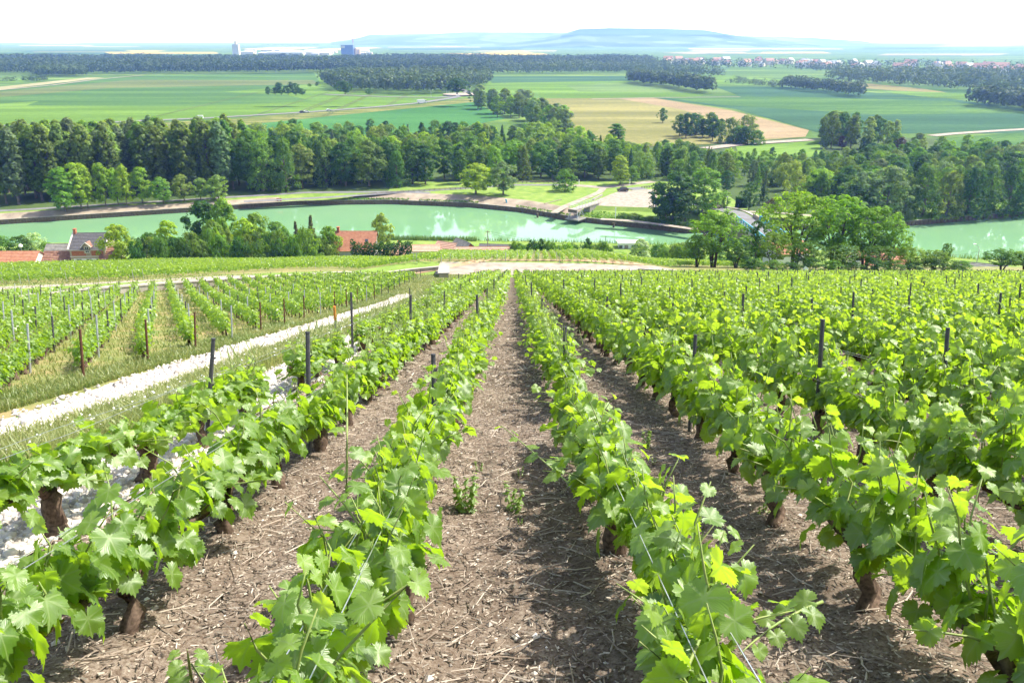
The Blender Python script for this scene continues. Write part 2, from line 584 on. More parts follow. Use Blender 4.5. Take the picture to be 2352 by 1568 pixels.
def zone(x, y):
    yw = np.interp(x, *YW); yf = np.interp(x, *YF)
    z = np.full(len(x), 1)
    z[(x > -3.4) & (y < yw - 0.5)] = 0
    z[(x < -9.5) & (y < yw - 3)] = 2
    lower = (y > yw + 8) & (y < 158)
    z[lower] = 2
    z[y > yf + 10] = 4
    z[y > 470] = 3
    z[(x > -46) & (x < 78) & (y > yf + 8) & (y < 318)] = 1
    return z


ground = grid_sheet('ground', xs, ys, G, [M['soil'], M['grass'], M['dry_grass'], M['valley'], M['wood_floor']], zone)


# fine soil between the nearest rows: clods and wheel hollows
def vnoise(x, y, s, seed=0):
    xi = np.floor(x / s).astype(int); yi = np.floor(y / s).astype(int)
    fx = x / s - xi; fy = y / s - yi
    fx = fx * fx * (3 - 2 * fx); fy = fy * fy * (3 - 2 * fy)

    def h(a, b):
        n = (a * 374761393 + b * 668265263 + seed * 1442695) & 0x7fffffff
        n = ((n ^ (n >> 13)) * 1274126177) & 0x7fffffff
        return ((n ^ (n >> 16)) & 0xffff) / 65535.0
    return (h(xi, yi) * (1 - fx) + h(xi + 1, yi) * fx) * (1 - fy) + (h(xi, yi + 1) * (1 - fx) + h(xi + 1, yi + 1) * fx) * fy


def soil_z(x, y):
    row = np.abs(((x + 0.58) / 1.15 + 0.5) % 1.0 - 0.5)       # 0 on a row, .5 midway
    ridge = 0.05 * (1 - sm(row / 0.3))
    n = 0.05 * (vnoise(x, y, 0.45, 1) - .5) + 0.035 * (vnoise(x, y, 0.14, 2) - .5) + 0.02 * (vnoise(x, y, 0.06, 3) - .5)
    edge = sm((x + 2.78) / 0.25) * sm((14.2 - y) / 1.5)
    return G(x, y) + 0.012 * 1 + edge * (0.03 + ridge + n) - 0.03 * (1 - edge)


xs2 = np.arange(-3.4, 9.5, 0.055); ys2 = np.arange(0.3, 14.3, 0.06)
grid_sheet('soil', xs2, ys2, soil_z, M['soil'])


def ribbon(name, pts, width, mat, dz=0.02, step=1.0, cross=2, kind='structure', zf=None, closed_edges=0.0):
    """strip draped on the ground along world points; width may vary per point"""
    pts = np.array([p[:2] for p in pts], float)
    w = np.array([width] * len(pts) if isinstance(width, (int, float)) else width, float)
    seg = np.hypot(*np.diff(pts, axis=0).T)
    s = np.concatenate([[0], np.cumsum(seg)])
    n = max(2, int(s[-1] / step))
    t = np.linspace(0, s[-1], n)
    P = np.stack([np.interp(t, s, pts[:, 0]), np.interp(t, s, pts[:, 1])], 1)
    W = np.interp(t, s, w)
    if closed_edges: W = W * (1 + closed_edges * (vnoise(t, t * 0, 1.3, 9) - .5) * 2)
    k = max(1, int(3.0 / step))
    D = np.gradient(P, axis=0)
    D = np.stack([np.convolve(np.pad(D[:, i], k, mode='edge'), np.ones(2 * k + 1) / (2 * k + 1), mode='valid') for i in range(2)], 1)
    D /= np.hypot(D[:, 0], D[:, 1])[:, None] + 1e-9
    Nn = np.stack([-D[:, 1], D[:, 0]], 1)
    c = np.linspace(-0.5, 0.5, cross + 1)
    XY = P[:, None, :] + Nn[:, None, :] * (c[None, :, None] * W[:, None, None])
    Z = (zf or G)(XY[..., 0], XY[..., 1]) + dz
    V = np.concatenate([XY, Z[..., None]], -1).reshape(-1, 3)
    idx = np.arange(len(V)).reshape(n, cross + 1)
    F = np.stack([idx[:-1, :-1], idx[1:, :-1], idx[1:, 1:], idx[:-1, 1:]], -1).reshape(-1, 4)[:, ::-1]
    o = link(name, np_mesh(name, V, F, mat, smooth=True))
    return tag(o, kind=kind)


FK = [0]


def field(name, poly, mat, z=None):
    FK[0] += 1
    zz = FLOOR + 0.012 * FK[0] if z is None else z
    P = [flat(px, py, zz) for px, py in poly]
    V = [(x, y, zz) for x, y in P]
    me = bpy.data.meshes.new(name)
    me.from_pydata(V, [], [tuple(range(len(V)))])
    me.materials.append(mat)
    me.update()
    if me.polygons[0].normal.z < 0: me.flip_normals()
    return tag(link(name, me), kind='structure')


def flat_ribbon(name, pix, width, mat, k=1, z=None):
    z = (FLOOR + 0.30 if z is None else z) + 0.012 * k
    pts = [flat(px, py, z) for px, py in pix]
    return ribbon(name, pts, width, mat, dz=0, step=2.0, cross=1, zf=lambda x, y: np.full(np.shape(x), z))


# ------------------------------------------------------------------ haze over the valley
hz = MB()
hz.box((0, 9500, 60), (44000, 44000, 250))
haze_m, hnt, hout = nodes_of('haze_air')
pv = N(hnt, 'ShaderNodeVolumePrincipled')
pv.inputs['Color'].default_value = (0.20, 0.34, 1.0, 1)
pv.inputs['Absorption Color'].default_value = (1, 1, 1, 1)
pv.inputs['Density'].default_value = HAZE_DENSITY
pv.inputs['Anisotropy'].default_value = 0.4
hnt.links.new(pv.outputs[0], hout.inputs['Volume'])
haze = hz.build('haze', haze_m)
tag(haze, kind='stuff')

# ------------------------------------------------------------------ river
def water_material():
    m, nt, out = nodes_of('turquoise_water')
    p = N(nt, 'ShaderNodeBsdfPrincipled')
    tc = N(nt, 'ShaderNodeTexCoord').outputs['Object']
    f = noise(nt, tc, 0.02, 4)
    nt.links.new(ramp(nt, f, [(0.3, (0.15, 0.31, 0.155)), (0.7, (0.19, 0.345, 0.18))]), p.inputs['Base Color'])
    p.inputs['Roughness'].default_value = 0.03
    p.inputs['IOR'].default_value = 1.36
    p.inputs['Specular IOR Level'].default_value = 1.0
    b = N(nt, 'ShaderNodeBump'); b.inputs['Strength'].default_value = 0.07; b.inputs['Distance'].default_value = 0.05
    mp = N(nt, 'ShaderNodeMapping'); mp.inputs['Scale'].default_value = (1.0, 2.2, 1)
    nt.links.new(tc, mp.inputs[0])
    h = mathn(nt, 'MULTIPLY', noise(nt, mp.outputs[0], 1.6, 3), ramp(nt, noise(nt, tc, 0.035, 2), [(0.4, (0.25, 0.25, 0.25)), (0.62, (1, 1, 1))]))
    nt.links.new(h, b.inputs['Height'])
    nt.links.new(b.outputs[0], p.inputs['Normal'])
    nt.links.new(p.outputs[0], out.inputs[0])
    return m


M['water'] = water_material()
wx = np.linspace(-260, 260, 131)
Vw = np.concatenate([np.stack([wx, np.interp(wx, *YN) - 3, np.full(131, WATER)], 1), np.stack([wx, np.interp(wx, *YF) + 0.6, np.full(131, WATER)], 1)])
iw = np.arange(131)
tag(link('river', np_mesh('river', Vw, np.stack([iw[:-1], iw[1:], iw[1:] + 131, iw[:-1] + 131], 1), M['water'])), kind='structure')

# far bank: sheet piling quay, gravel bank, towpath
qx = np.concatenate([np.linspace(-200, -14, 60), np.linspace(-13, 60, 40), np.linspace(62, 200, 45)])
qy = np.interp(qx, *YF)
q = MB()
for i in range(len(qx) - 1):
    a = Vector((qx[i], qy[i], 0)); b_ = Vector((qx[i + 1], qy[i + 1], 0))
    L = (b_ - a).length; ang = math.atan2(b_.y - a.y, b_.x - a.x)
    c = (a + b_) / 2
    q.box((c.x, c.y + 0.2, -54.35), (L + 0.02, 0.4, 1.7), ang)
    nrib = max(1, int(L / 1.6))
    for k in range(nrib):
        pt = a.lerp(b_, (k + 0.5) / nrib)
        q.box((pt.x, pt.y - 0.08, -54.3), (0.55, 0.3, 1.5), ang)
quay = q.build('quay', M['piling'])
tag(quay, kind='structure')
cop = MB()
for i in range(len(qx) - 1):
    a = Vector((qx[i], qy[i], 0)); b_ = Vector((qx[i + 1], qy[i + 1], 0))
    c = (a + b_) / 2
    cop.box((c.x, c.y + 0.15, -53.46), ((b_ - a).length + 0.02, 0.5, 0.09), math.atan2(b_.y - a.y, b_.x - a.x))
cop.build('coping', M['concrete'], quay)


def bank_line(x0, x1, dy, n=60):
    x = np.linspace(x0, x1, n)
    return np.stack([x, np.interp(x, *YF) + dy], 1)


def bank_z(x, y):
    yf = np.interp(x, *YF)
    return -53.5 + (FLOOR + 53.5) * sm((y - yf) / 9)


ribbon('gravel_bank', bank_line(-200, -83, 3.2), [6.0] * 40 + [4.5] * 20, M['gravel_bank'], 0.05, 1.5, 5, zf=bank_z)
ribbon('gravel_bank', bank_line(-58, 22, 4.4), np.interp(np.arange(60), [0, 12, 40, 60], [2, 8, 8, 6]), M['gravel_bank'], 0.05, 1.5, 5, zf=bank_z)
ribbon('bank_edge', bank_line(-84, -56, 1.6), 3.2, M['grass'], 0.04, 1.5, 3, zf=bank_z)
ribbon('bank_edge', bank_line(22, 200, 1.6), 3.2, M['grass'], 0.04, 1.5, 3, zf=bank_z)
ribbon('towpath', bank_line(-200, -30, 9.6), 3.0, M['road'], 0.06, 1.5, 2, zf=bank_z)

# ------------------------------------------------------------------ valley fields
FM = {
    'bright': field_material('young_barley', (0.099, 0.178, 0.033), (0.132, 0.218, 0.046), 0.25, 0.5),
    'green': field_material('green_crop', (0.066, 0.132, 0.040), (0.092, 0.165, 0.046), 0.2, 0.5),
    'blue': field_material('beet_field', (0.050, 0.106, 0.056), (0.066, 0.125, 0.059), 0.1),
    'deep': field_material('deep_green_crop', (0.053, 0.145, 0.046), (0.066, 0.165, 0.053), 0.15),
    'tan': field_material('ripening_wheat', (0.165, 0.165, 0.062), (0.22, 0.205, 0.08), 0.3),
    'tangreen': field_material('pale_barley', (0.198, 0.185, 0.073), (0.238, 0.205, 0.086), 0.3),
    'rose': field_material('bare_chalk_field', (0.25, 0.195, 0.115), (0.30, 0.235, 0.145), 0.2),
    'olive': field_material('fallow_strip', (0.105, 0.135, 0.05), (0.13, 0.155, 0.06), 0.2),
    'verge': field_material('rough_verge', (0.125, 0.152, 0.046), (0.211, 0.198, 0.079), 0.0, 0.0, 0.03),
    'yellow': field_material('yellow_field', (0.409, 0.317, 0.066), (0.449, 0.343, 0.092), 0.1),
    'far_green': field_material('far_green_field', (0.106, 0.172, 0.053), (0.132, 0.198, 0.066), 0.1),
    'far_pale': field_material('far_pale_field', (0.264, 0.251, 0.145), (0.304, 0.284, 0.185), 0.1),
}
FIELDS = [
    ('bright', [(-40, 290), (-40, 205), (330, 172), (720, 166), (760, 200), (1060, 216), (960, 236), (480, 272)]),
    ('green', [(-40, 240), (-40, 204), (330, 173), (720, 166), (735, 190), (650, 200), (420, 218), (180, 226)]),
    ('green', [(100, 228), (420, 206), (660, 218), (720, 232), (440, 244), (60, 242)]),  # darker band: a cloud's shade put into the crop colour
    ('olive', [(-40, 214), (300, 183), (720, 184), (735, 193), (560, 196), (250, 202), (-40, 226)]),
    ('bright', [(-20, 186), (60, 178), (110, 178), (40, 190)]),
    ('verge', [(-40, 296), (480, 276), (960, 240), (1090, 222), (1098, 234), (1000, 246), (700, 276), (560, 292), (-40, 306)]),
    ('deep', [(380, 306), (560, 287), (760, 266), (1090, 234), (1160, 272), (1010, 300), (560, 330)]),
    ('bright', [(1120, 176), (1450, 174), (1460, 190), (1700, 200), (1580, 226), (1090, 224), (1085, 205)]),
    ('blue', [(1118, 176), (1446, 174), (1458, 185), (1300, 187), (1130, 190)]),
    ('far_green', [(1300, 196), (1460, 188), (1700, 205), (1690, 214), (1330, 210)]),
    ('tan', [(1210, 226), (1500, 224), (1680, 252), (1858, 298), (1850, 314), (1640, 330), (1400, 340), (1280, 290)]),
    ('rose', [(1420, 226), (1500, 225), (1680, 254), (1858, 299), (1850, 313), (1760, 318), (1680, 282), (1560, 250)]),
    ('blue', [(1500, 224), (1700, 219), (2180, 226), (2420, 258), (2420, 306), (1888, 306), (1690, 250)]),
    ('green', [(1510, 222), (1800, 221), (2180, 232), (2380, 260), (2000, 262), (1650, 240)]),
    ('bright', [(1560, 176), (1660, 172), (1800, 183), (1720, 196), (1640, 192)]),
    ('blue', [(1640, 198), (1800, 199), (2190, 224), (1700, 220)]),
    ('tangreen', [(1880, 186), (2000, 192), (2230, 214), (2060, 208), (1940, 199)]),
    ('bright', [(1990, 206), (2240, 215), (2215, 226), (2120, 222)]),
    ('green', [(2100, 200), (2240, 206), (2300, 218), (2180, 213)]),
    ('bright', [(1690, 336), (1880, 322), (1890, 360), (1700, 366)]),
    ('green', [(2150, 318), (2420, 298), (2420, 345), (2190, 346)]),
    ('far_pale', [(-30, 202), (200, 178), (240, 178), (0, 206)]),
]
for k, poly in FIELDS:
    field('field', poly, FM[k])

# far plain: a patchwork of strips out to the horizon
keys = ['far_green', 'far_pale', 'blue', 'far_green', 'yellow', 'green', 'far_pale']
r3 = np.random.default_rng(31)
for i in range(46):
    py = 99.2 + 25 * r3.random() ** 1.5
    px = -60 + 2480 * r3.random()
    w = 60 + 240 * r3.random(); h = (0.5 + (py - 97) * 0.11)
    sk = 60 * (r3.random() - .5)
    if 520 < px + w / 2 < 860 and py > 106: continue
    field('field', [(px, py), (px + w, py - 0.15 * h), (px + w + sk, py + h), (px + sk, py + h * 1.2)], FM[keys[int(r3.integers(len(keys)))]])
field('field', [(552, 112), (640, 108), (735, 108), (690, 113), (620, 116)], FM['yellow'])
field('field', [(736, 112), (850, 108), (880, 110), (760, 116)], FM['yellow'])
field('field', [(870, 126), (1000, 120), (1080, 127), (960, 131)], FM['far_green'])
field('field', [(1060, 125), (1190, 115), (1250, 126), (1110, 127)], FM['yellow'])
field('field', [(1520, 121), (1640, 117), (1700, 120), (1590, 124)], FM['far_pale'])

# ------------------------------------------------------------------ valley roads
flat_ribbon('main_road', [(-60, 291), (0, 288), (250, 280), (480, 270), (700, 257), (850, 246), (960, 236), (1040, 224), (1078, 214), (1068, 208), (1050, 202)], 8.0, M['road'], 1)
flat_ribbon('side_road', [(745, 216), (900, 222), (1010, 223), (1060, 218), (1092, 217)], 7.0, M['road'], 2)
rb = flat(1062, 218, FLOOR)
mbr = MB()
mbr.tube([(rb[0], rb[1], FLOOR + .9), (rb[0], rb[1], FLOOR + 1.15)], 20, 24)
mbr.build('roundabout', M['track']); tag(bpy.data.objects['roundabout'], kind='structure')
flat_ribbon('farm_road', [(1620, 340), (1700, 330), (1780, 325), (1862, 320)], 8, M['track'], 3)
flat_ribbon('farm_road', [(2140, 311), (2190, 306), (2280, 300), (2420, 292)], 7, M['track'], 4)
flat_ribbon('farm_track', [(-40, 210), (120, 195), (220, 182), (330, 172)], 5, M['track'], 5)
flat_ribbon('farm_track', [(1360, 227), (1480, 224), (1700, 222)], 4, M['track'], 6)

for i, pix in enumerate([[(650, 270), (830, 200)], [(662, 270), (836, 201)], [(740, 266), (860, 210)], [(748, 266), (864, 211)], [(880, 246), (930, 216)], [(886, 246), (936, 217)], [(560, 272), (800, 196)], [(300, 280), (640, 200)], [(985, 236), (1010, 222)], [(1000, 234), (1020, 220)]]):
    flat_ribbon('wheel_track', pix, 1.3, FM['olive'], 0, FLOOR + .28)
# far bank roads and the car park
flat_ribbon('lane', [(560, 462), (760, 452), (930, 440), (1080, 431), (1180, 424), (1290, 424)], 3.2, M['road'], 3, FLOOR)
flat_ribbon('lane', [(1290, 424), (1340, 426), (1385, 430), (1432, 424), (1500, 416)], 4.5, M['track'], 4, FLOOR)
flat_ribbon('footpath', [(1385, 432), (1378, 440), (1345, 454), (1300, 472), (1272, 488)], 2.6, M['track'], 5, FLOOR)
flat_ribbon('footpath', [(1380, 502), (1450, 506), (1530, 516), (1600, 526)], 2.4, M['track'], 6, FLOOR)

# ------------------------------------------------------------------ hills
def hill(name, Y, depth, prof, z0=FLOOR - 6, mats=None):
    """long flat topped ridge at northing Y; prof = (px, py) crest in the photograph"""
    px = np.array([p[0] for p in prof], float)
    pys = np.array([p[1] for p in prof], float)
    n = 150
    t = np.linspace(px[0], px[-1], n)
    c = np.interp(t, px, pys)
    X = []; Z = []
    for a, b in zip(t, c):
        dx, dz = ray(a, b)
        X.append(Y * dx); Z.append(Y * dz)
    X = np.array(X); Z = np.array(Z)
    Z = np.maximum(Z, z0 + 1)
    prof_t = np.array([[-1.0, 0.0], [-0.8, 0.10], [-0.55, 0.30], [-0.35, 0.52], [-0.22, 0.74], [-0.1, 0.95], [0, 1], [0.4, 1], [1.0, 0.2]])
    V = []
    for dy, zz in prof_t:
        u = np.linspace(0, 40, n)
        wob = 1 + 0.10 * (vnoise(u, u * 0 + dy * 7, 3.0, 5) - .5)
        xx = X * (1 + dy * depth / Y)            # flank spreads towards the viewer on the same bearing
        yy = np.full(n, Y + dy * depth)
        z_ = z0 + (Z - z0) * np.clip(zz * (wob if 0 < zz < 0.9 else 1), 0, 1.0)
        V.append(np.stack([xx, yy, z_], 1))
    m = len(V)
    V = np.concatenate(V)
    idx = np.arange(m * n).reshape(m, n)
    F = np.stack([idx[:-1, :-1], idx[:-1, 1:], idx[1:, 1:], idx[1:, :-1]], -1).reshape(-1, 4)
    me = np_mesh(name, V, F, mats, smooth=True)
    return tag(link(name, me), kind='structure')


def hill_material(name, a, b):
    m, nt, out = nodes_of(name)
    p = N(nt, 'ShaderNodeBsdfPrincipled')
    tc = N(nt, 'ShaderNodeTexCoord').outputs['Object']
    v = N(nt, 'ShaderNodeTexVoronoi'); v.inputs['Scale'].default_value = 0.004
    mp = N(nt, 'ShaderNodeMapping'); mp.inputs['Scale'].default_value = (1, 0.5, 6)
    nt.links.new(tc, mp.inputs[0]); nt.links.new(mp.outputs[0], v.inputs['Vector'])
    sx = N(nt, 'ShaderNodeSeparateXYZ'); nt.links.new(v.outputs['Color'], sx.inputs[0])
    col = ramp(nt, sx.outputs[0], [(0.2, a), (0.6, b), (0.9, tuple(min(1, c * 1.7) for c in b))])
    sz = N(nt, 'ShaderNodeSeparateXYZ'); nt.links.new(tc, sz.inputs[0])
    nt.links.new(col, p.inputs['Base Color'])
    p.inputs['Roughness'].default_value = 1; p.inputs['Specular IOR Level'].default_value = 0
    nt.links.new(p.outputs[0], out.inputs[0])
    return m


HM = hill_material('vineyard_slopes', (0.035, 0.06, 0.025), (0.07, 0.10, 0.04))
HW = simple('wooded_hill', (0.03, 0.06, 0.025), (0.05, 0.085, 0.035), 0.01, 1.0, 0)
hill('hill', 13500, 4200, [(760, 97), (820, 88), (850, 79), (1000, 77.5), (1070, 73.5), (1290, 74.5), (1500, 80), (1700, 92)], mats=HM)
hill('hill', 9500, 2600, [(1130, 106), (1220, 93), (1290, 78), (1330, 66.5), (1400, 64.5), (1520, 66), (1620, 69), (1680, 80), (1760, 91), (1850, 98), (1960, 110)], mats=HM)
hill('hill', 11500, 2400, [(1640, 92), (1700, 82.5), (1860, 86), (1980, 94), (2010, 99), (2060, 106), (2140, 108)], mats=HM)
hill('hill', 16000, 3000, [(1960, 108), (2020, 105.5), (2140, 106.5), (2500, 106)], mats=HM)
hill('hill', 6500, 1500, [(1840, 126), (1930, 118), (2000, 112), (2120, 114), (2200, 121), (2270, 124), (2340, 120), (2480, 116)], mats=HM)
# the dark wood on the shoulder of the flat hill
hill('wooded_ridge', 8900, 220, [(1290, 84), (1304, 81), (1318, 72), (1334, 66.5), (1400, 64.3), (1520, 65.8), (1620, 69), (1676, 79), (1692, 83)], z0=52, mats=HW)
hill('wooded_ridge', 5900, 200, [(1985, 122), (2010, 117), (2040, 113), (2085, 113), (2120, 116), (2160, 121)], z0=-30, mats=HW)

# ------------------------------------------------------------------ far woods (one mass each)
def in_poly(px, py, poly):
    c = np.zeros(len(px), bool)
    n = len(poly)
    for i in range(n):
        x1, y1 = poly[i]; x2, y2 = poly[(i + 1) % n]
        hit = ((y1 > py) != (y2 > py)) & (px < (x2 - x1) * (py - y1) / ((y2 - y1) if y2 != y1 else 1e-9) + x1)
        c ^= hit
    return c


def forest(name, label, poly, spacing, h, nq, tint=(0.1, 0.6), seed=1, wide=0.42, qs=0.085, gap=0.0):
    """wood made of many small crowns; poly is its footprint on the valley floor in measured points"""
    r = np.random.default_rng(seed)
    P = np.array([flat(a, b) for a, b in poly])
    x0, y0 = P.min(0); x1, y1 = P.max(0)
    nx, ny = int((x1 - x0) / spacing) + 1, int((y1 - y0) / spacing) + 1
    gx, gy = np.meshgrid(np.arange(nx), np.arange(ny))
    X = x0 + (gx.ravel() + (r.random(nx * ny) - .5) * .9) * spacing
    Y = y0 + (gy.ravel() + (r.random(nx * ny) - .5) * .9) * spacing
    k = in_poly(X, Y, [tuple(p) for p in P])
    if gap: k &= vnoise(X + 4000, Y, 190.0, seed + 20) > gap
    X, Y = X[k], Y[k]
    n = len(X)
    big = vnoise(X, Y, spacing * 9, seed)
    H = h[0] + (h[1] - h[0]) * np.clip(0.6 * r.random(n) + 0.5 * big, 0, 1)
    T = tint[0] + (tint[1] - tint[0]) * np.clip(0.7 * r.random(n) + 0.5 * (vnoise(X, Y, spacing * 5, seed + 3) - .2), 0, 1)
    W = H * wide * (0.8 + 0.4 * r.random(n))
    # points over an ovoid
    u = r.random((n, nq)); ph = 2 * np.pi * r.random((n, nq))
    cz = 1 - 1.7 * u                       # mostly the upper shell
    sr = np.sqrt(np.clip(1 - cz ** 2, 0, 1)) * (0.8 + 0.3 * r.random((n, nq)))
    cx = X[:, None] + W[:, None] * sr * np.cos(ph)
    cyy = Y[:, None] + W[:, None] * sr * np.sin(ph)
    czz = FLOOR + H[:, None] * (0.55 + 0.43 * cz)
    C = np.stack([cx, cyy, czz], -1).reshape(-1, 3)
    nrm = np.stack([sr * np.cos(ph), sr * np.sin(ph), cz + 0.25], -1).reshape(-1, 3) + 0.55 * (r.random((n * nq, 3)) - .5) * 2
    S = np.repeat(H * qs, nq) * (0.7 + 0.6 * r.random(n * nq))
    V, F = quads(C, nrm, S, r)
    me = np_mesh(name, V, F, M['forest_leaf'], tint=np.repeat(np.repeat(T, nq), 4))
    o = link(name, me)
    return tag(o, label, 'forest', None, 'stuff')


def quads(C, nrm, S, r, elong=1.0):
    n = len(C)
    nrm = nrm / (np.linalg.norm(nrm, axis=1, keepdims=True) + 1e-9)
    a = r.normal(size=(n, 3))
    t = np.cross(nrm, a); t /= np.linalg.norm(t, axis=1, keepdims=True) + 1e-9
    b = np.cross(nrm, t)
    S = S[:, None]
    q = np.stack([C - t * S * elong, C - b * S * 0.8 - nrm * S * .25, C + t * S * elong, C + b * S * 0.8 - nrm * S * .25], 1)
    F = np.arange(4 * n).reshape(n, 4)
    return q.reshape(-1, 3), F


forest('forest', 'long dark blue-green wood stretching behind the big left fields',
       [(-200, 172), (230, 172), (600, 170), (730, 168), (1020, 168), (1130, 178), (1130, 160), (1500, 152), (1500, 143), (900, 143), (500, 143), (-200, 143)], 13, (12, 24), 34, (0.0, 0.25), 3)
forest('forest', 'rounded wood jutting out above the roundabout on the main road',
       [(735, 186), (770, 208), (860, 214), (960, 218), (1048, 214), (1092, 204), (1128, 193), (1100, 180), (960, 178), (800, 178)], 10.5, (11, 22), 44, (0.15, 0.75), 4)
forest('forest', 'hazy broken woodland strung along the far edge of the right fields',
       [(1130, 172), (1440, 171), (1600, 178), (1880, 188), (2100, 204), (2420, 226), (2420, 180), (2000, 165), (1700, 158), (1400, 155), (1130, 160)], 15, (9, 23), 34, (0.35, 0.8), 5, gap=0.36)
forest('forest', 'thin hazy tree belt between the distant village roofs',
       [(1380, 152), (1700, 153), (2000, 160), (2420, 176), (2420, 163), (2000, 150), (1700, 147), (1500, 147)], 30, (10, 20), 16, (0.2, 0.8), 6)
forest('copse', 'dark strip of trees left of centre in the right-hand fields',
       [(1446, 192), (1560, 207), (1640, 220), (1636, 211), (1540, 194), (1452, 184)], 9, (14, 20), 44, (0.1, 0.6), 7)
forest('copse', 'dark elongated copse pointing at the bare field on the right',
       [(1800, 206), (1900, 216), (1975, 227), (1980, 219), (1900, 206), (1805, 198)], 9, (11, 17), 44, (0.0, 0.4), 8)
forest('copse', 'dark wood cut by the right edge of the view in the fields',
       [(2222, 244), (2300, 254), (2420, 268), (2420, 244), (2260, 234), (2226, 236)], 9, (12, 17), 50, (0.0, 0.4), 9)
forest('copse', 'pale rounded clump of trees in front of the long left wood',
       [(75, 178), (195, 176), (190, 167), (90, 168)], 9, (13, 18), 40, (0.3, 0.8), 10)
forest('copse', 'straight hedge of small dark trees at far left field corner',
       [(-30, 191), (45, 191), (45, 189), (-30, 189)], 8, (7, 11), 30, (0.0, 0.3), 11)
forest('copse', 'ragged bushes beside the pale farm track at far left',
       [(50, 190), (110, 188), (108, 185), (52, 187)], 8, (6, 11), 30, (0.0, 0.4), 12)
forest('copse', 'scrubby light thicket beside the pond in the right fields',
       [(1660, 192), (1800, 206), (1800, 199), (1700, 184)], 10, (5, 10), 30, (0.4, 0.9), 14)
forest('copse', 'thin row of trees on the far plain above the yellow fields',
       [(600, 105.4), (740, 105.4), (740, 104.8), (600, 104.8)], 60, (16, 24), 12, (0.0, 0.3), 13)

# ------------------------------------------------------------------ far buildings
BM_ = {
    'pale': simple('pale_cladding', (0.44, 0.44, 0.45), (0.56, 0.56, 0.57), 0.02, 0.7),
    'cream': simple('cream_render', (0.58, 0.52, 0.42), (0.66, 0.60, 0.50), 0.05, 0.8),
    'blue': simple('blue_cladding', (0.10, 0.17, 0.34), (0.13, 0.2, 0.38), 0.02, 0.6),
    'greyroof': simple('grey_sheet_roof', (0.32, 0.34, 0.37), (0.42, 0.44, 0.47), 0.05, 0.6),
    'redroof': simple('far_tile_roof', (0.30, 0.17, 0.12), (0.38, 0.24, 0.18), 0.3, 0.8),
    'peach': simple('peach_concrete', (0.62, 0.45, 0.32), (0.68, 0.5, 0.36), 0.05, 0.8),
    'dark': simple('dark_window', (0.03, 0.035, 0.04), (0.05, 0.055, 0.06), 1, 0.2, 0.5),
    'redband': simple('red_mast_paint', (0.5, 0.08, 0.05), (0.55, 0.1, 0.06), 1, 0.6),
}


def gable_mesh(name, w, d, hw, hr, mats, over=0.3):
    """walls (0) and a pitched roof (1), ridge along x, base at z=0"""
    b = MB()
    b.prism([(0, -d / 2, 0), (0, d / 2, 0), (0, d / 2, hw), (0, 0, hw + hr), (0, -d / 2, hw)], (-w / 2, 0, 0), (w / 2, 0, 0), 0)
    t = 0.25
    for s in (-1, 1):
        e = d / 2 + over
        zl = hw - over * hr / (d / 2)
        b.prism([(0, s * e, zl + .02), (0, 0, hw + hr + .02), (0, 0, hw + hr + t), (0, s * e, zl + t)], (-w / 2 - over, 0, 0), (w / 2 + over, 0, 0), 1)
    return b.mesh(name, mats)


hv = [gable_mesh('far_house', 11, 8, 4.5, 3.0, [BM_['cream'], BM_['redroof']]),
      gable_mesh('far_house', 13, 8.5, 5.0, 3.2, [BM_['pale'], BM_['redroof']]),
      gable_mesh('far_house', 10, 8, 4.2, 2.8, [BM_['cream'], BM_['greyroof']])]
r4 = np.random.default_rng(12)
hl = []
for i in range(86):
    px = 1500 + 850 * r4.random()
    base = np.interp(px, [1500, 1700, 2000, 2352], [143, 146, 153, 166])
    py = base + (r4.random() - .35) * 9
    hl.append((px, py, int(r4.integers(3)), r4.random() * 3.14))
hl.sort()
for i, (px, py, k, rz) in enumerate(hl):
    x, y = flat(px, py)
    o = link('far_house', hv[k], loc=(x, y, FLOOR))
    o.rotation_euler = (0, 0, rz)
    s = 1.15 + 0.6 * (i % 3) * 0.5
    o.scale = (s, s, s * 1.1)
    kind = ['cream house with a red roof', 'pale house with a red roof', 'cream house with a grey roof'][k]
    nn = sum(1 for q_ in hl[:i + 1] if q_[2] == k)
    tag(o, f'{kind} in the hazy far village, {nth(nn)} such from the left', 'house', 'houses of the far village')

wh = []
for i in range(40):
    px = 560 + 290 * r4.random()
    if 780 < px < 822: px -= 60
    py = 117.5 + 10 * r4.random()
    wh.append((px, py, 25 + 60 * r4.random(), 18 + 25 * r4.random(), 6 + 5 * r4.random(), int(r4.integers(3))))
wh += [(658, 127.5, 130, 40, 11, 0), (728, 126, 110, 40, 10, 1), (750, 121, 90, 40, 10, 2), (816, 128, 26, 20, 10, 0), (834, 127, 22, 18, 9, 2)]
wh.sort()
cnt = [0, 0, 0]
for px, py, w, d, h, k in wh:
    x, y = flat(px, py)
    o = link('warehouse', gable_mesh('warehouse', w, d, h, 1.6, [[BM_['pale'], BM_['greyroof']], [BM_['cream'], BM_['pale']], [BM_['greyroof'], BM_['pale']]][k]), loc=(x, y, FLOOR))
    cnt[k] += 1
    tag(o, f"{['pale low shed with grey roof', 'cream low shed with white roof', 'grey low shed with white roof'][k]} in the distant works, {nth(cnt[k])} such from the left", 'warehouse', 'sheds of the distant works')

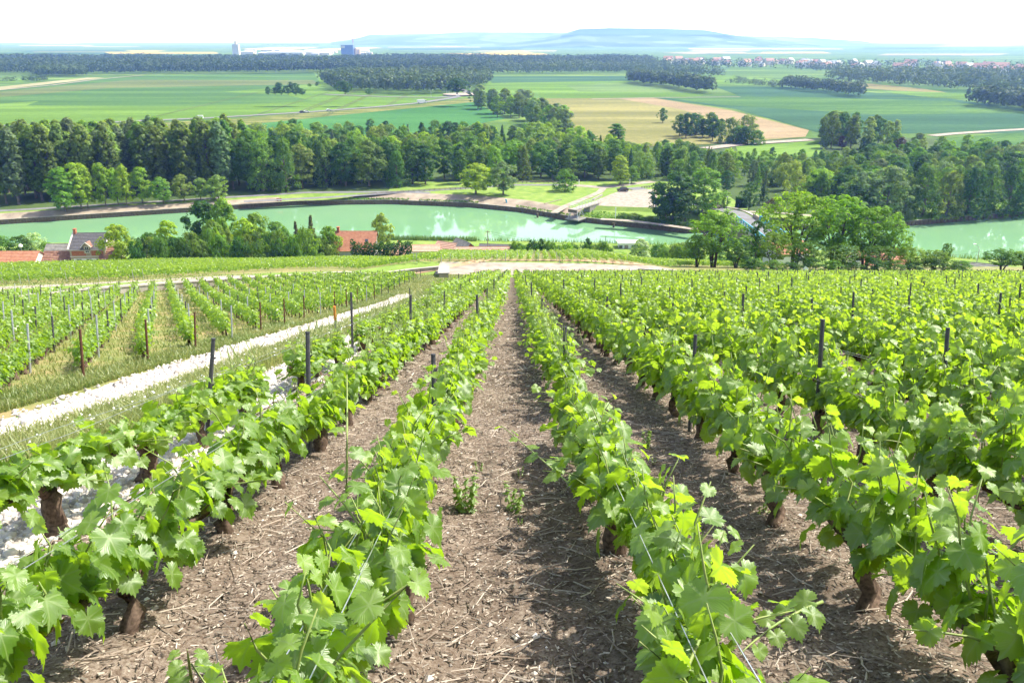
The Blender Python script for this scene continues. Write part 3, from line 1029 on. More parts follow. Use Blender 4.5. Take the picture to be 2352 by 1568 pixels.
sx_, sy_ = flat(544, 126)
t = thing('silo', 'tall pale silo standing at the left end of the distant works', 'silo', (sx_, sy_, FLOOR))
b = MB(); b.box((0, 0, 19), (24, 20, 38)); b.build('silo_body', BM_['pale'], t)
b = MB(); b.box((0, 0, 44), (9, 9, 12)); b.build('headhouse', BM_['cream'], t)
sx_, sy_ = flat(802, 131)
t = thing('factory_tower', 'big blue-grey factory block towering over the distant works', 'factory', (sx_, sy_, FLOOR))
b = MB(); b.box((-2, 0, 19), (40, 36, 38)); b.build('tower_block', BM_['blue'], t)
b = MB(); b.box((-15, -18.3, 32), (13, 0.5, 8)); b.build('white_panel', BM_['pale'], t)
b = MB(); b.tube([(24, 0, 0), (24, 0, 28)], 6, 12); b.tube([(34, 0, 0), (34, 0, 24)], 5, 12); b.build('peach_silo', BM_['peach'], t)
sx_, sy_ = flat(813, 130.5)
t = thing('mast', 'thin red and white mast rising beside the blue factory block', 'mast', (sx_, sy_, FLOOR))
for k in range(6):
    b = MB(); b.tube([(0, 0, 15 * k), (0, 0, 15 * k + 15)], 1.6 - 0.2 * k, 6)
    b.build('mast_section', BM_['redband'] if k % 2 else BM_['pale'], t)

# ------------------------------------------------------------------ trees
def crown_mesh(kind, seed, nq, H=10.0):
    """crown of a tree H metres tall: clumps of small leaf faces spread through an uneven envelope"""
    r = np.random.default_rng(seed)
    C = []; NR = []; S = []
    if kind == 'poplar':
        nc, lo, qs, W = 95, 0.14, 0.020, 0.118
        def env(t): return W * np.clip(np.minimum((t + .02) * 5, (1.02 - t) * 5.5), 0.15, 1.0)
    elif kind == 'column':
        nc, lo, qs, W = 60, 0.04, 0.020, 0.14
        def env(t): return W * np.sin(np.clip(t * .96 + .04, 0, 1) * np.pi) ** 0.45
    elif kind == 'round':
        nc, lo, qs, W = 46, 0.16, 0.024, 0.36
        def env(t): return W * np.sqrt(np.clip(1 - (2 * t - 0.92) ** 2 / 1.1, 0.03, 1))
    elif kind == 'tall':
        nc, lo, qs, W = 56, 0.14, 0.022, 0.25
        def env(t): return W * np.sqrt(np.clip(1 - (2 * t - 0.85) ** 2 / 1.35, 0.03, 1))
    elif kind == 'oval':
        nc, lo, qs, W = 60, 0.22, 0.020, 0.30
        def env(t): return W * np.sin(np.clip(t * .94 + .05, 0, 1) * np.pi) ** 0.6
    elif kind == 'conifer':
        nc, lo, qs, W = 80, 0.06, 0.020, 0.20
        def env(t): return W * (1.02 - t)
    elif kind == 'robinia':
        nc, lo, qs, W = 95, 0.32, 0.0165, 0.34
        def env(t): return W * np.sqrt(np.clip(1 - (2 * t - 1.02) ** 2 / 1.2, 0.05, 1))
    elif kind == 'bush':
        nc, lo, qs, W = 34, 0.0, 0.034, 0.55
        def env(t): return W * np.sqrt(np.clip(1 - t ** 2 * 0.9, 0.05, 1))
    elif kind == 'droop':
        nc, lo, qs, W = 70, 0.04, 0.019, 0.30
        def env(t): return W * np.clip(1.05 - 0.75 * t ** 1.6, 0.15, 1)
    nc = int(nc * 1.9 * (0.85 + 0.3 * r.random())); qs *= .76
    per = nq // nc
    lean = (r.random(2) - .5) * 0.08
    lob = r.random(6) * 6.28
    for i in range(nc):
        t = ((i + r.random()) / nc)
        e = env(t)
        ph = r.random() * 6.283
        e *= 1 + 0.16 * math.sin(2 * ph + lob[0] + 3 * t) + 0.12 * math.sin(3 * ph + lob[1] - 5 * t)
        q = 0.45 + 0.5 * math.sqrt(r.random()) if r.random() < 0.86 else 0.3 * r.random()
        cx = e * q * math.cos(ph) + lean[0] * t; cyy = e * q * math.sin(ph) + lean[1] * t
        cz = lo + (1 - lo) * t * 0.96
        rc = {'poplar': .045, 'column': .05, 'round': .10, 'tall': .075, 'oval': .07, 'conifer': .045, 'robinia': .062, 'bush': .17, 'droop': .07}[kind] * .82 * (0.6 + 0.8 * r.random())
        if kind == 'conifer': rc *= (1.25 - 0.8 * t)
        flatn = {'robinia': 0.95, 'conifer': 0.5, 'poplar': 1.25, 'droop': 1.3}.get(kind, 0.85)
        d = r.normal(size=(per, 3)); d /= np.linalg.norm(d, axis=1, keepdims=True)
        d[:, 2] = np.where(d[:, 2] < -0.35, -d[:, 2], d[:, 2])
        rad = rc * (0.55 + 0.5 * r.random((per, 1)))
        p = np.array([cx, cyy, cz]) + d * rad * np.array([1, 1, flatn])
        if kind == 'robinia': p[:, 2] -= 0.02 * r.random(per)
        if kind == 'droop': p[:, 2] -= 0.5 * np.hypot(d[:, 0], d[:, 1]) * rc
        out = np.stack([p[:, 0], p[:, 1], (p[:, 2] - cz)], 1)
        nrm = d * 0.9 + np.array([0.5 * math.cos(ph), 0.5 * math.sin(ph), 0.1 + .35 * t]) + 0.4 * (r.random((per, 3)) - .5) * 2
        C.append(p); NR.append(nrm); S.append(qs * (0.6 + 0.8 * r.random(per)))
    C = np.concatenate(C) * H; NR = np.concatenate(NR); S = np.concatenate(S) * H
    C[:, 2] = np.clip(C[:, 2], 0.02 * H, None)
    V, F = quads(C, NR, S, r, 1.15)
    return np_mesh('crown', V, F, M['tree_leaf'])


def trunk_mesh(kind, seed, H=10.0, mat='bark'):
    r = np.random.default_rng(seed)
    b = MB()
    if kind == 'bush':
        for k in range(5):
            a = k * 1.256 + r.random(); e = .22 * H
            b.tube([(0.04 * H * math.cos(a), 0.04 * H * math.sin(a), 0), (e * math.cos(a), e * math.sin(a), 0.6 * H)], [0.012 * H, 0.004 * H], 5)
        return b.mesh('trunk', M[mat])
    if kind == 'robinia':
        for k in range(5):
            a = k * 1.256 + r.random(); e = (.05 + .16 * r.random()) * H
            p1 = Vector((0.3 * e * math.cos(a), 0.3 * e * math.sin(a), .25 * H)); p2 = Vector((e * math.cos(a), e * math.sin(a), (.62 + .1 * r.random()) * H))
            b.tube([(0.02 * H * math.cos(a), 0.02 * H * math.sin(a), 0), p1, p2], [0.014 * H, 0.011 * H, 0.004 * H], 6)
            for j in range(3):
                aa = a + (r.random() - .5) * 2.4
                b.tube([p1.lerp(p2, .3 + .2 * j), p1.lerp(p2, .3 + .2 * j) + Vector((.14 * H * math.cos(aa), .14 * H * math.sin(aa), .16 * H))], [0.006 * H, 0.002 * H], 5)
        return b.mesh('trunk', M[mat])
    top = {'poplar': .92, 'column': .9, 'conifer': .95, 'tall': .8, 'oval': .8, 'droop': .85}.get(kind, .7)
    r0 = {'poplar': .013, 'column': .014, 'tall': .016, 'conifer': .014}.get(kind, .022)
    wob = lambda z: ((r.random() - .5) * .03 * z, (r.random() - .5) * .03 * z)
    pts = []
    for z in (0, .03, .15, .35, .6, 1.0):
        zz = z * top * H
        wx_, wy_ = wob(zz)
        pts.append((wx_, wy_, zz))
    b.tube(pts, [r0 * H * s for s in (1.5, 1.1, .95, .8, .5, .12)], 7)
    for k in range(7):
        a = r.random() * 6.28
        z0 = (.25 + .5 * k / 7) * top * H
        L = {'poplar': .10, 'column': .08, 'conifer': .12}.get(kind, .24) * H * (1.1 - .08 * k)
        up = {'poplar': 1.3, 'column': 1.4, 'conifer': .1}.get(kind, .7)
        b.tube([(0, 0, z0), (L * .5 * math.cos(a), L * .5 * math.sin(a), z0 + L * .4 * up), (L * math.cos(a), L * math.sin(a), z0 + L * up)],
               [r0 * .45 * H, r0 * .3 * H, r0 * .08 * H], 5)
    return b.mesh('trunk', M[mat])


NV = {'poplar': (5, 4000), 'round': (7, 4800), 'tall': (6, 4400), 'oval': (2, 4200), 'conifer': (3, 3600), 'column': (2, 3800), 'robinia': (5, 5600), 'bush': (4, 2900), 'droop': (4, 4200)}
CR = {k: [crown_mesh(k, 100 + i * 17 + len(k), n) for i in range(v)] for k, (v, n) in NV.items()}
TR = {k: [trunk_mesh(k, 500 + i * 13, mat='dark_bark' if k in ('robinia', 'conifer') else 'bark') for i in range(2)] for k in NV}
CW = {'poplar': .25, 'round': .72, 'tall': .5, 'oval': .6, 'conifer': .4, 'column': .28, 'robinia': .68, 'bush': 1.1, 'droop': .6}

GREENS = {  # leaf base colours
    'dark': (0.048, 0.116, 0.021), 'mid': (0.090, 0.182, 0.026), 'light': (0.149, 0.259, 0.032), 'lime': (0.230, 0.336, 0.023),
    'silver': (0.155, 0.220, 0.100), 'olive': (0.132, 0.198, 0.037), 'blue': (0.060, 0.138, 0.044), 'pale': (0.196, 0.275, 0.063),
    'bright': (0.145, 0.255, 0.026), 'blossom': (0.345, 0.407, 0.252), 'brown': (0.121, 0.132, 0.058), 'purple': (0.092, 0.066, 0.058)}
TREES = []


def add_tree(x, y, h, kind, col, zone, wf=1.0, label=None, z=None, keep=False):
    TREES.append(dict(x=x, y=y, z=Gs(x, y) if z is None else z, h=h, kind=kind, col=col, zone=zone, wf=wf, label=label, keep=keep))


def T(px, pb, pt, kind, col, zone, w=None, label=None):
    """tree measured by its foot (px,pb), top row pt and crown width w, on the valley floor"""
    x, y, z = at(px, pb, 0, 150, 700)
    h = height_to(px, pt, x, y) - z
    wf = 1.0
    if w:
        zc = y * CP - z * SP
        wf = (w / PS / FPX * zc) / (CW[kind] * h)
    add_tree(x, y, h, kind, col, zone, wf, label, z, True)


def TY(px, Y, pt, kind, col, zone, w=None, label=None):
    """tree whose foot is hidden: measured column, northing and top"""
    x, y, z = atY(px, Y)
    h = height_to(px, pt, x, y) - z
    wf = 1.0
    if w:
        zc = y * CP - z * SP
        wf = (w / PS / FPX * zc) / (CW[kind] * max(h, .5))
    add_tree(x, y, max(h, .8), kind, col, zone, wf, label, z, True)


# village side of the river, left to right
TY(12, 199, 543, 'bush', 'mid', 'v', 70, 'broad green bush at the left edge above the red roof')
TY(52, 200, 541, 'bush', 'mid', 'v', 70, 'green bush behind the globe lamp on the left')
TY(88, 201, 534, 'bush', 'blossom', 'v', 52, 'bush covered in white blossom beside the river on the left')
TY(112, 200, 556, 'bush', 'light', 'v', 40, 'small low bush right of the white blossoming bush')
TY(183, 205, 530, 'conifer', 'blue', 'v', 34, 'small blue-green conifer left of the brick house chimney')
TY(288, 181, 514, 'round', 'lime', 'v', 76, 'light green round tree hiding the right end of the brick house')
TY(352, 184, 532, 'round', 'mid', 'v', 60, 'mid green tree right of the light tree by the brick house')
TY(397, 186, 506, 'tall', 'lime', 'v', 58, 'yellowish green tree in the thicket right of the brick house')
TY(470, 197, 461, 'round', 'dark', 'v', 96, 'large dark chestnut tree standing out against the river')
TY(524, 193, 457, 'round', 'light', 'v', 76, 'lighter tree leaning on the large dark chestnut by the river')
TY(505, 184, 505, 'round', 'light', 'v', 66, 'light green tree below the dark chestnut')
TY(452, 180, 532, 'bush', 'olive', 'v', 60, 'olive bush at the foot of the dark chestnut')
TY(572, 186, 502, 'tall', 'lime', 'v', 58, 'yellow green tree in the thicket right of the dark chestnut')
TY(602, 190, 490, 'round', 'bright', 'v', 84, 'tall bright green tree in the middle of the thicket')
TY(640, 186, 508, 'round', 'light', 'v', 70, 'light green tree between the bright tree and the pines')
TY(655, 180, 530, 'round', 'mid', 'v', 50, 'small mid green tree left of the two brown pines')
TY(692, 182, 503, 'conifer', 'brown', 'v', 42, 'left of two brownish pines beside the thicket')
TY(722, 182, 489, 'conifer', 'brown', 'v', 48, 'right and taller of two brownish pines beside the thicket')
TY(762, 183, 519, 'round', 'bright', 'v', 54, 'round bright green tree left of the orange roofed house')
TY(884, 191, 489, 'round', 'pale', 'v', 56, 'slim open tree standing right of the orange roofed house')
for i, (px, pt, w, c) in enumerate([(330, 556, 60, 'dark'), (385, 550, 70, 'mid'), (430, 552, 60, 'dark'), (470, 556, 70, 'olive'), (520, 545, 76, 'mid'), (560, 550, 66, 'dark'), (605, 552, 66, 'mid'), (650, 556, 60, 'dark'), (690, 560, 46, 'mid')]):
    TY(px, 172, pt, 'bush', c, 'v', w, f'{c} green bush along the upper edge of the left vineyard, {nth(i + 1)} from the left')
for i, (px, pt, w, c, Y) in enumerate([(1185, 556, 46, 'mid', 180), (1222, 552, 48, 'dark', 182), (1262, 556, 44, 'mid', 182), (1300, 562, 44, 'light', 180), (1338, 560, 44, 'mid', 184), (1385, 557, 50, 'mid', 188),
                                       (1430, 582, 40, 'light', 176), (1520, 572, 44, 'mid', 176), (1556, 566, 50, 'mid', 176), (1590, 560, 46, 'dark', 176), (1650, 570, 70, 'mid', 160), (1700, 580, 50, 'light', 160)]):
    TY(px, Y, pt, 'bush', c, 'v', w, f'{c} green bush along the lower vineyard edge below the river, {nth(i + 1)} from the left')
TY(1240, 186, 547, 'tall', 'blue', 'v', 26, 'thin twiggy sapling right of the leaning utility pole')
TY(1348, 186, 545, 'tall', 'dark', 'v', 26, 'small dark sapling standing left of the white barge')
TY(1470, 180, 548, 'tall', 'blossom', 'v', 52, 'pale flowering shrub standing right of the white barge')
rb_ = np.random.default_rng(91)
for i in range(26):
    px = 318 + 440 * (i + .5) / 26 + 12 * (rb_.random() - .5)
    TY(px, 174 + 12 * rb_.random(), 548 - 22 * rb_.random() * (px > 480), 'bush', ['mid', 'dark', 'light', 'olive', 'mid'][int(rb_.integers(5))], 'v', 50 + 26 * rb_.random(), f'leafy bush filling the thicket right of the brick house, {nth(i + 1)} from the left')
for i in range(24):
    px = 1165 + 440 * (i + .5) / 24 + 12 * (rb_.random() - .5)
    if 1392 < px < 1462: continue
    TY(px, 184 + 16 * rb_.random(), 557 + 8 * rb_.random(), 'bush', ['mid', 'light', 'olive', 'mid'][int(rb_.integers(4))], 'v', 34 + 20 * rb_.random(), f'waterside bush between the utility pole and the robinias, {nth(i + 1)} from the left')
for i in range(14):
    px = 1425 + 170 * (i + .5) / 14; pb = 497 + 26 * (px - 1425) / 170 + 6 * rb_.random()
    T(px, pb, pb - 9 - 7 * rb_.random(), 'bush', ['mid', 'light', 'olive'][i % 3], 'f', 20 + 12 * rb_.random(), f'low bush on the bank below the car park, {nth(i + 1)} from the left')
# robinias behind the right vineyard
TY(1638, 128, 482, 'robinia', 'light', 'r', 132, 'broad robinia left of the bridge on the vineyard edge')
TY(1600, 126, 540, 'robinia', 'light', 'r', 70, 'low robinia tucked under the broad robinia left of the bridge')
TY(1690, 125, 555, 'robinia', 'mid', 'r', 76, 'low robinia between the broad robinia and the bridge')
TY(1732, 135, 503, 'oval', 'dark', 'r', 52, 'dark oval tree standing in front of the blue bridge railing')
TY(1772, 122, 530, 'robinia', 'light', 'r', 82, 'short robinia in front of the bridge road')
TY(1822, 128, 440, 'robinia', 'light', 'r', 150, 'tallest robinia in the clump right of the bridge')
TY(1912, 126, 447, 'robinia', 'light', 'r', 140, 'second tall robinia in the clump right of the bridge')
TY(1985, 124, 472, 'robinia', 'light', 'r', 130, 'third robinia in the clump right of the bridge')
TY(2040, 122, 503, 'robinia', 'light', 'r', 86, 'fourth robinia in the clump right of the bridge, by the water')
TY(1850, 120, 555, 'robinia', 'mid', 'r', 90, 'low robinia at the foot of the tall clump, left part')
TY(1930, 119, 560, 'robinia', 'mid', 'r', 90, 'low robinia at the foot of the tall clump, middle part')
TY(2010, 118, 563, 'robinia', 'mid', 'r', 86, 'low robinia at the foot of the tall clump, right part')
TY(2088, 118, 566, 'robinia', 'light', 'r', 76, 'low robinia in the right tail of the clump')
TY(2142, 117, 572, 'robinia', 'light', 'r', 60, 'last low robinia in the right tail of the clump')
TY(2165, 119, 556, 'robinia', 'mid', 'r', 26, 'thin young robinia at the right end of the clump')
TY(2212, 116, 598, 'bush', 'mid', 'r', 40, 'small bush left of the grey gabled roof at lower right')
TY(2300, 119, 572, 'robinia', 'mid', 'r', 86, 'green robinia right of the grey gabled roof')
TY(2352, 118, 577, 'robinia', 'light', 'r', 76, 'robinia cut by the right edge beside the gabled roof')
for i, px in enumerate(range(1730, 2200, 46)):
    TY(px, 115, 592 + (i % 3) * 5, 'bush', ['dark', 'mid', 'dark'][i % 3], 'r', 56, f'dark undergrowth bush below the robinia clump, {nth(i + 1)} from the left')

# far bank, single trees
T(1093, 446, 373, 'round', 'lime', 'f', 82, 'spreading lime green tree on the meadow by the quay')
T(1156, 447, 372, 'round', 'silver', 'f', 66, 'grey-green tree beside the lime green meadow tree')
T(1299, 438, 388, 'bush', 'mid', 'f', 52, 'solitary round bushy tree by the lane')
T(1424, 424, 356, 'tall', 'lime', 'f', 44, 'yellowish tree behind the parked car')
T(1450, 420, 380, 'tall', 'light', 'f', 34, 'short yellow green tree right of the yellowish tree by the car')
T(1545, 503, 395, 'round', 'dark', 'f', 92, 'big dark chestnut tree at the right end of the car park')
T(1516, 506, 420, 'round', 'dark', 'f', 62, 'lower dark tree against the left side of the big chestnut')
T(1574, 508, 428, 'round', 'dark', 'f', 70, 'lower dark tree against the right side of the big chestnut')
T(1535, 514, 462, 'bush', 'dark', 'f', 66, 'dark bush under the big chestnut by the car park')
T(1612, 495, 384, 'tall', 'light', 'f', 78, 'light green tree right of the big dark chestnut')
T(1668, 446, 390, 'oval', 'blue', 'f', 40, 'upper clipped oval tree left of the bridge road')
T(1661, 485, 436, 'oval', 'light', 'f', 31, 'small light clipped tree at the bridge road')
T(1719, 490, 418, 'oval', 'blue', 'f', 41, 'clipped oval tree right of the bridge road')
T(1752, 470, 420, 'conifer', 'dark', 'f', 28, 'slender dark conifer right of the clipped oval trees')
T(1640, 486, 455, 'bush', 'brown', 'f', 40, 'brownish shrub left of the bridge road')
T(1775, 482, 455, 'bush', 'purple', 'f', 36, 'purplish flowering shrub right of the bridge road')
T(1876, 462, 388, 'round', 'lime', 'f', 88, 'bright round tree behind the robinia clump')
T(1975, 500, 394, 'round', 'silver', 'f', 92, 'left of two big silvery green trees above the right water')
T(2032, 501, 384, 'round', 'silver', 'f', 100, 'right and taller of two big silvery green trees above the right water')
T(1955, 500, 425, 'round', 'dark', 'f', 80, 'dark tree under the big silvery tree')
T(2081, 507, 476, 'bush', 'silver', 'f', 30, 'small silvery bush at the edge of the right water')
T(1530, 402, 331, 'column', 'mid', 'f', 32, 'tall column-shaped poplar above the car park')
T(1553, 402, 340, 'column', 'light', 'f', 20, 'thinner column-shaped poplar beside the tall one')
T(1420, 338, 282, 'column', 'mid', 'f', 40, 'dark egg-shaped cypress against the wheat field')
T(1050, 320, 279, 'column', 'dark', 'f', 24, 'dark narrow conifer at the back of the middle wood')
T(975, 330, 278, 'conifer', 'dark', 'f', 42, 'dark spreading conifer at the back of the middle wood')
T(1522, 282, 248, 'round', 'mid', 'f', 24, 'lone round tree standing in the wheat field')
for i, (px, pb, pt, w) in enumerate([(152, 486, 385, 62), (188, 480, 372, 50), (203, 478, 376, 40), (244, 474, 372, 40), (272, 470, 384, 34), (292, 472, 378, 36), (328, 466, 383, 48)]):
    T(px, pb, pt, 'tall', 'lime' if i != 0 else 'bright', 'f', w, f'bright lime tree before the poplar plantation, {nth(i + 1)} from the left')
for i, (px, pb, pt, w) in enumerate([(376, 468, 405, 46), (424, 462, 400, 46), (462, 460, 408, 40), (503, 462, 402, 54)]):
    T(px, pb, pt, 'round', 'pale' if i != 0 else 'light', 'f', w, f'small pale tree before the poplar plantation, {nth(i + 1)} of the pale ones from the left')
for i, (px, pb, pt, w, c) in enumerate([(2078, 492, 400, 66, 'olive'), (2118, 497, 375, 82, 'mid'), (2172, 499, 392, 80, 'olive'), (2218, 500, 380, 86, 'dark'), (2262, 498, 374, 80, 'mid'), (2310, 497, 378, 86, 'dark'), (2352, 497, 384, 84, 'mid')]):
    T(px, pb, pt, 'droop', c, 'f', w, f'tall drooping {c} green tree along the right water, {nth(i + 1)} from the left')
# trees of the fields
for i in range(26):   # silvery copse running towards the fields
    k = i / 25
    px = 1110 + 190 * k + 46 * (random.random() - .5); pb = 247 + 62 * k + 14 * (random.random() - .5)
    x, y = flat(px, pb)
    add_tree(x, y, 15 - 3 * k + 4 * random.random(), 'round', ['silver', 'silver', 'olive', 'light'][i % 4], 'copse', 1.0)
for i, (px, pb, pt, w, c) in enumerate([(1195, 232, 204, 34, 'silver'), (1212, 230, 206, 30, 'silver'), (1257, 262, 236, 24, 'dark')]):
    T(px, pb, pt, 'round', c, 'f', w, [f'grey-green round tree at the head of the silvery copse', 'grey-green tree right of the one heading the silvery copse', 'dark round tree at the right of the silvery copse'][i])
for i, (px, pb, pt, w) in enumerate([(616, 218, 198, 14), (632, 217, 200, 24), (646, 218, 190, 26), (662, 217, 196, 24), (680, 219, 190, 24), (694, 218, 202, 22), (640, 202, 188, 14), (668, 200, 187, 12), (712, 199, 191, 10), (728, 198, 188, 9)]):
    T(px, pb, pt, 'round', 'blue', 'f', w, f'small dark tree of the isolated grove in the left field, {nth(i + 1)} of ten')
for i, (px, pb, pt, w) in enumerate([(793, 216, 184, 38), (848, 217, 203, 18), (1078, 218, 206, 12), (1050, 216, 178, 50)]):
    T(px, pb, pt, 'round', 'blue', 'f', w, ['large dark tree standing before the rounded wood', 'small dark bush below the rounded wood', 'small round bush beside the roundabout', 'leafy tree at the right end of the rounded wood'][i])
for i in range(22):   # poplar copse right
    px = 1885 + 190 * random.random(); pb = 318 + 26 * random.random()
    x, y = flat(px, pb)
    pt = np.interp(px, [1885, 1910, 1990, 2010, 2075], [268, 250, 258, 262, 280]) + 10 * random.random()
    add_tree(x, y, max(6, height_to(px, pt, x, y) - FLOOR), 'tall', ['olive', 'pale', 'mid'][i % 3], 'rcopse', 0.9)
for i in range(12):
    px = 1870 + 240 * random.random(); pb = 338 + 12 * random.random()
    x, y = flat(px, pb)
    add_tree(x, y, 6 + 4 * random.random(), 'round', ['dark', 'olive', 'purple', 'mid'][i % 4], 'rcopse', 1.0)
for i in range(26):   # orchard edge beside the wheat
    px = 1545 + 210 * random.random(); pb = np.interp(px, [1545, 1760], [305, 325]) + 16 * (random.random() - .3)
    x, y = flat(px, pb)
    add_tree(x, y, 6 + 8 * random.random(), random.choice(['round', 'round', 'conifer', 'bush']), random.choice(['dark', 'mid', 'olive', 'light']), 'orchard', 1.0)


SKYL = ([-100, 0, 400, 580, 700, 820, 1000, 1100, 1230, 1290, 1350, 1420, 1500, 1640, 1700, 1880, 1960, 2100, 2200, 2352, 2450],
        [290, 288, 284, 276, 287, 284, 286, 292, 275, 272, 288, 330, 318, 338, 352, 350, 335, 312, 304, 312, 312])


def fill(poly, spacing, zone, hfun, kinds, cols, seed, wf=(0.85, 1.2)):
    """scatter the trees of a wood over its footprint (measured points on the valley floor)"""
    r = np.random.default_rng(seed)
    P = np.array([flat(a, b) for a, b in poly])
    x0, y0 = P.min(0); x1, y1 = P.max(0)
    nx, ny = int((x1 - x0) / spacing) + 1, int((y1 - y0) / spacing) + 1
    for j in range(ny):
        for i in range(nx):
            x = x0 + (i + .5 * (j % 2) + (r.random() - .5) * .7) * spacing
            y = y0 + (j + (r.random() - .5) * .7) * spacing
            if not in_poly(np.array([x]), np.array([y]), [tuple(p) for p in P])[0]: continue
            if y < np.interp(x, *YF) + 14: continue
            px, py, _ = proj(x, y, FLOOR)
            h = hfun(px, py, r)
            h = max(3.5, min(h, height_to(px, np.interp(px, *SKYL) + 9 * r.normal(), x, y) - FLOOR))
            k = kinds[int(r.integers(len(kinds)))]
            add_tree(x, y, h, k, cols[int(r.integers(len(cols)))], zone, wf[0] + (wf[1] - wf[0]) * r.random())


fill([(-90, 478), (0, 474), (120, 462), (300, 452), (560, 440), (590, 405), (-90, 405)], 6.2, 'poplar', lambda a, b, r: 25.5 + 3.0 * r.random(), ['poplar'], ['olive', 'pale', 'mid', 'silver', 'olive', 'light'], 41, (0.9, 1.25))
# front trees of the middle wood: tall, shading the lane
fill([(575, 446), (720, 448), (900, 436), (1010, 424), (1250, 416), (1420, 412), (1420, 392), (1000, 398), (575, 416)], 8.5, 'front', lambda a, b, r: np.interp(a, [580, 760, 1000, 1420], [18, 14.5, 12.5, 10.5]) + 4.5 * r.random(),
     ['tall', 'tall', 'round', 'droop'], ['mid', 'mid', 'dark', 'olive', 'light', 'light', 'pale'], 42)
fill([(575, 414), (1000, 396), (1420, 390), (1500, 380), (1440, 345), (1390, 336), (1280, 316), (1130, 312), (820, 310), (560, 320)], 9.6, 'middle',
     lambda a, b, r: np.interp(b, [310, 350, 414], [5, 7, 9]) + 6 * r.random() + (5 * r.random() if r.random() < .15 else 0), ['round', 'round', 'tall', 'tall', 'conifer', 'column', 'bush', 'oval'], ['mid', 'dark', 'olive', 'light', 'mid', 'silver', 'lime', 'light', 'pale'], 43)
fill([(1430, 412), (1500, 410), (1620, 420), (1800, 462), (1900, 480), (2420, 482), (2420, 352), (2150, 350), (1900, 358), (1690, 366), (1600, 350), (1440, 356)], 9.0, 'right',
     lambda a, b, r: np.interp(b, [350, 400, 480], [4.5, 6.5, 9.5]) + 5.5 * r.random(), ['round', 'round', 'round', 'tall', 'conifer', 'droop', 'bush'], ['dark', 'mid', 'olive', 'blue', 'silver', 'light', 'mid', 'light', 'pale'], 44)
TREES[:] = [t for t in TREES if t['keep'] or not (t['zone'] == 'right' and proj(t['x'], t['y'], t['z'])[0] < 1790 and proj(t['x'], t['y'], t['z'])[1] > 455)
            and not (1395 < proj(t['x'], t['y'], t['z'])[0] < 1800 and 405 < proj(t['x'], t['y'], t['z'])[1] < 480 and t['zone'] == 'right' and abs(proj(t['x'], t['y'], t['z'])[0] - (1690 + (430 - proj(t['x'], t['y'], t['z'])[1]))) < 22)]

# keep what can be seen, nearest first
sky_line = np.full(1100, 9999.0)
TREES.sort(key=lambda t: t['y'])
seen = []
for t in TREES:
    px, pb, zc = proj(t['x'], t['y'], t['z'])
    pxt, pt, _ = proj(t['x'], t['y'], t['z'] + t['h'])
    hw = CW[t['kind']] * t['wf'] * t['h'] / 2 * FPX / zc
    c = px / PS
    a, b_ = int(max(0, c - hw)), int(min(1024, c + hw + 1))
    t['px'] = px
    if b_ <= a: continue
    cols = np.arange(a, b_)
    e = np.clip(1 - ((cols + .5 - c) / max(hw, .5)) ** 2, 0, 1)
    hh = (pb - pt) / PS
    topy = pb / PS - hh * (0.62 + 0.38 * np.sqrt(e))
    vis = (sky_line[a:b_] - topy) > 2.0
    if vis.mean() > 0.18 or t['keep']:
        seen.append(t)
        sky_line[a:b_] = np.minimum(sky_line[a:b_], topy + 0.08 * hh)
KN = {'poplar': 'poplar_tree', 'column': 'column_tree', 'round': 'broadleaf_tree', 'tall': 'tall_tree', 'oval': 'clipped_tree', 'conifer': 'conifer_tree', 'robinia': 'robinia_tree', 'bush': 'bush', 'droop': 'drooping_tree'}
ZN = {'poplar': 'in the poplar plantation', 'front': 'fronting the wood by the lane', 'middle': 'inside the middle wood', 'right': 'in the right wood',
      'copse': 'in the silvery copse', 'rcopse': 'in the tall right copse', 'orchard': 'beside the wheat field'}
CN = {'dark': 'dark green', 'mid': 'mid green', 'light': 'light green', 'lime': 'lime green', 'silver': 'silvery', 'olive': 'olive', 'blue': 'bluish green', 'pale': 'pale green', 'bright': 'bright green', 'purple': 'purplish', 'brown': 'brownish', 'blossom': 'white'}
SHN = {'poplar': 'poplar', 'round': 'rounded tree', 'tall': 'upright tree', 'conifer': 'conifer', 'bush': 'bush', 'column': 'column tree', 'oval': 'oval tree', 'robinia': 'robinia', 'droop': 'drooping tree'}
seen.sort(key=lambda t: t['px'])
cnt = {}
rt = np.random.default_rng(77)
for t in seen:
    key = (t['zone'], t['col'], t['kind'])
    cnt[key] = cnt.get(key, 0) + 1
    lab = t['label'] or f"{CN[t['col']]} {SHN[t['kind']]} {ZN[t['zone']]}, {nth(cnt[key])} such from left"
    grp = None if t['label'] else 'trees ' + ZN[t['zone']]
    o = thing(KN[t['kind']], lab, 'bush' if t['kind'] == 'bush' else 'tree', (t['x'], t['y'], t['z'] - 0.1), rt.random() * 6.28, grp)
    s = t['h'] / 10.0
    o.scale = (s * t['wf'], s * t['wf'], s)
    link('trunk', TR[t['kind']][int(rt.integers(2))], o)
    c = link('crown', CR[t['kind']][int(rt.integers(len(CR[t['kind']])))], o)
    g = GREENS[t['col']]
    j = 0.85 + 0.3 * rt.random()
    c.color = (g[0] * j * (0.9 + .2 * rt.random()), g[1] * j, g[2] * j, 1)

from collections import Counter
print('TREES', Counter(KN[t['kind']] for t in seen), len(seen))

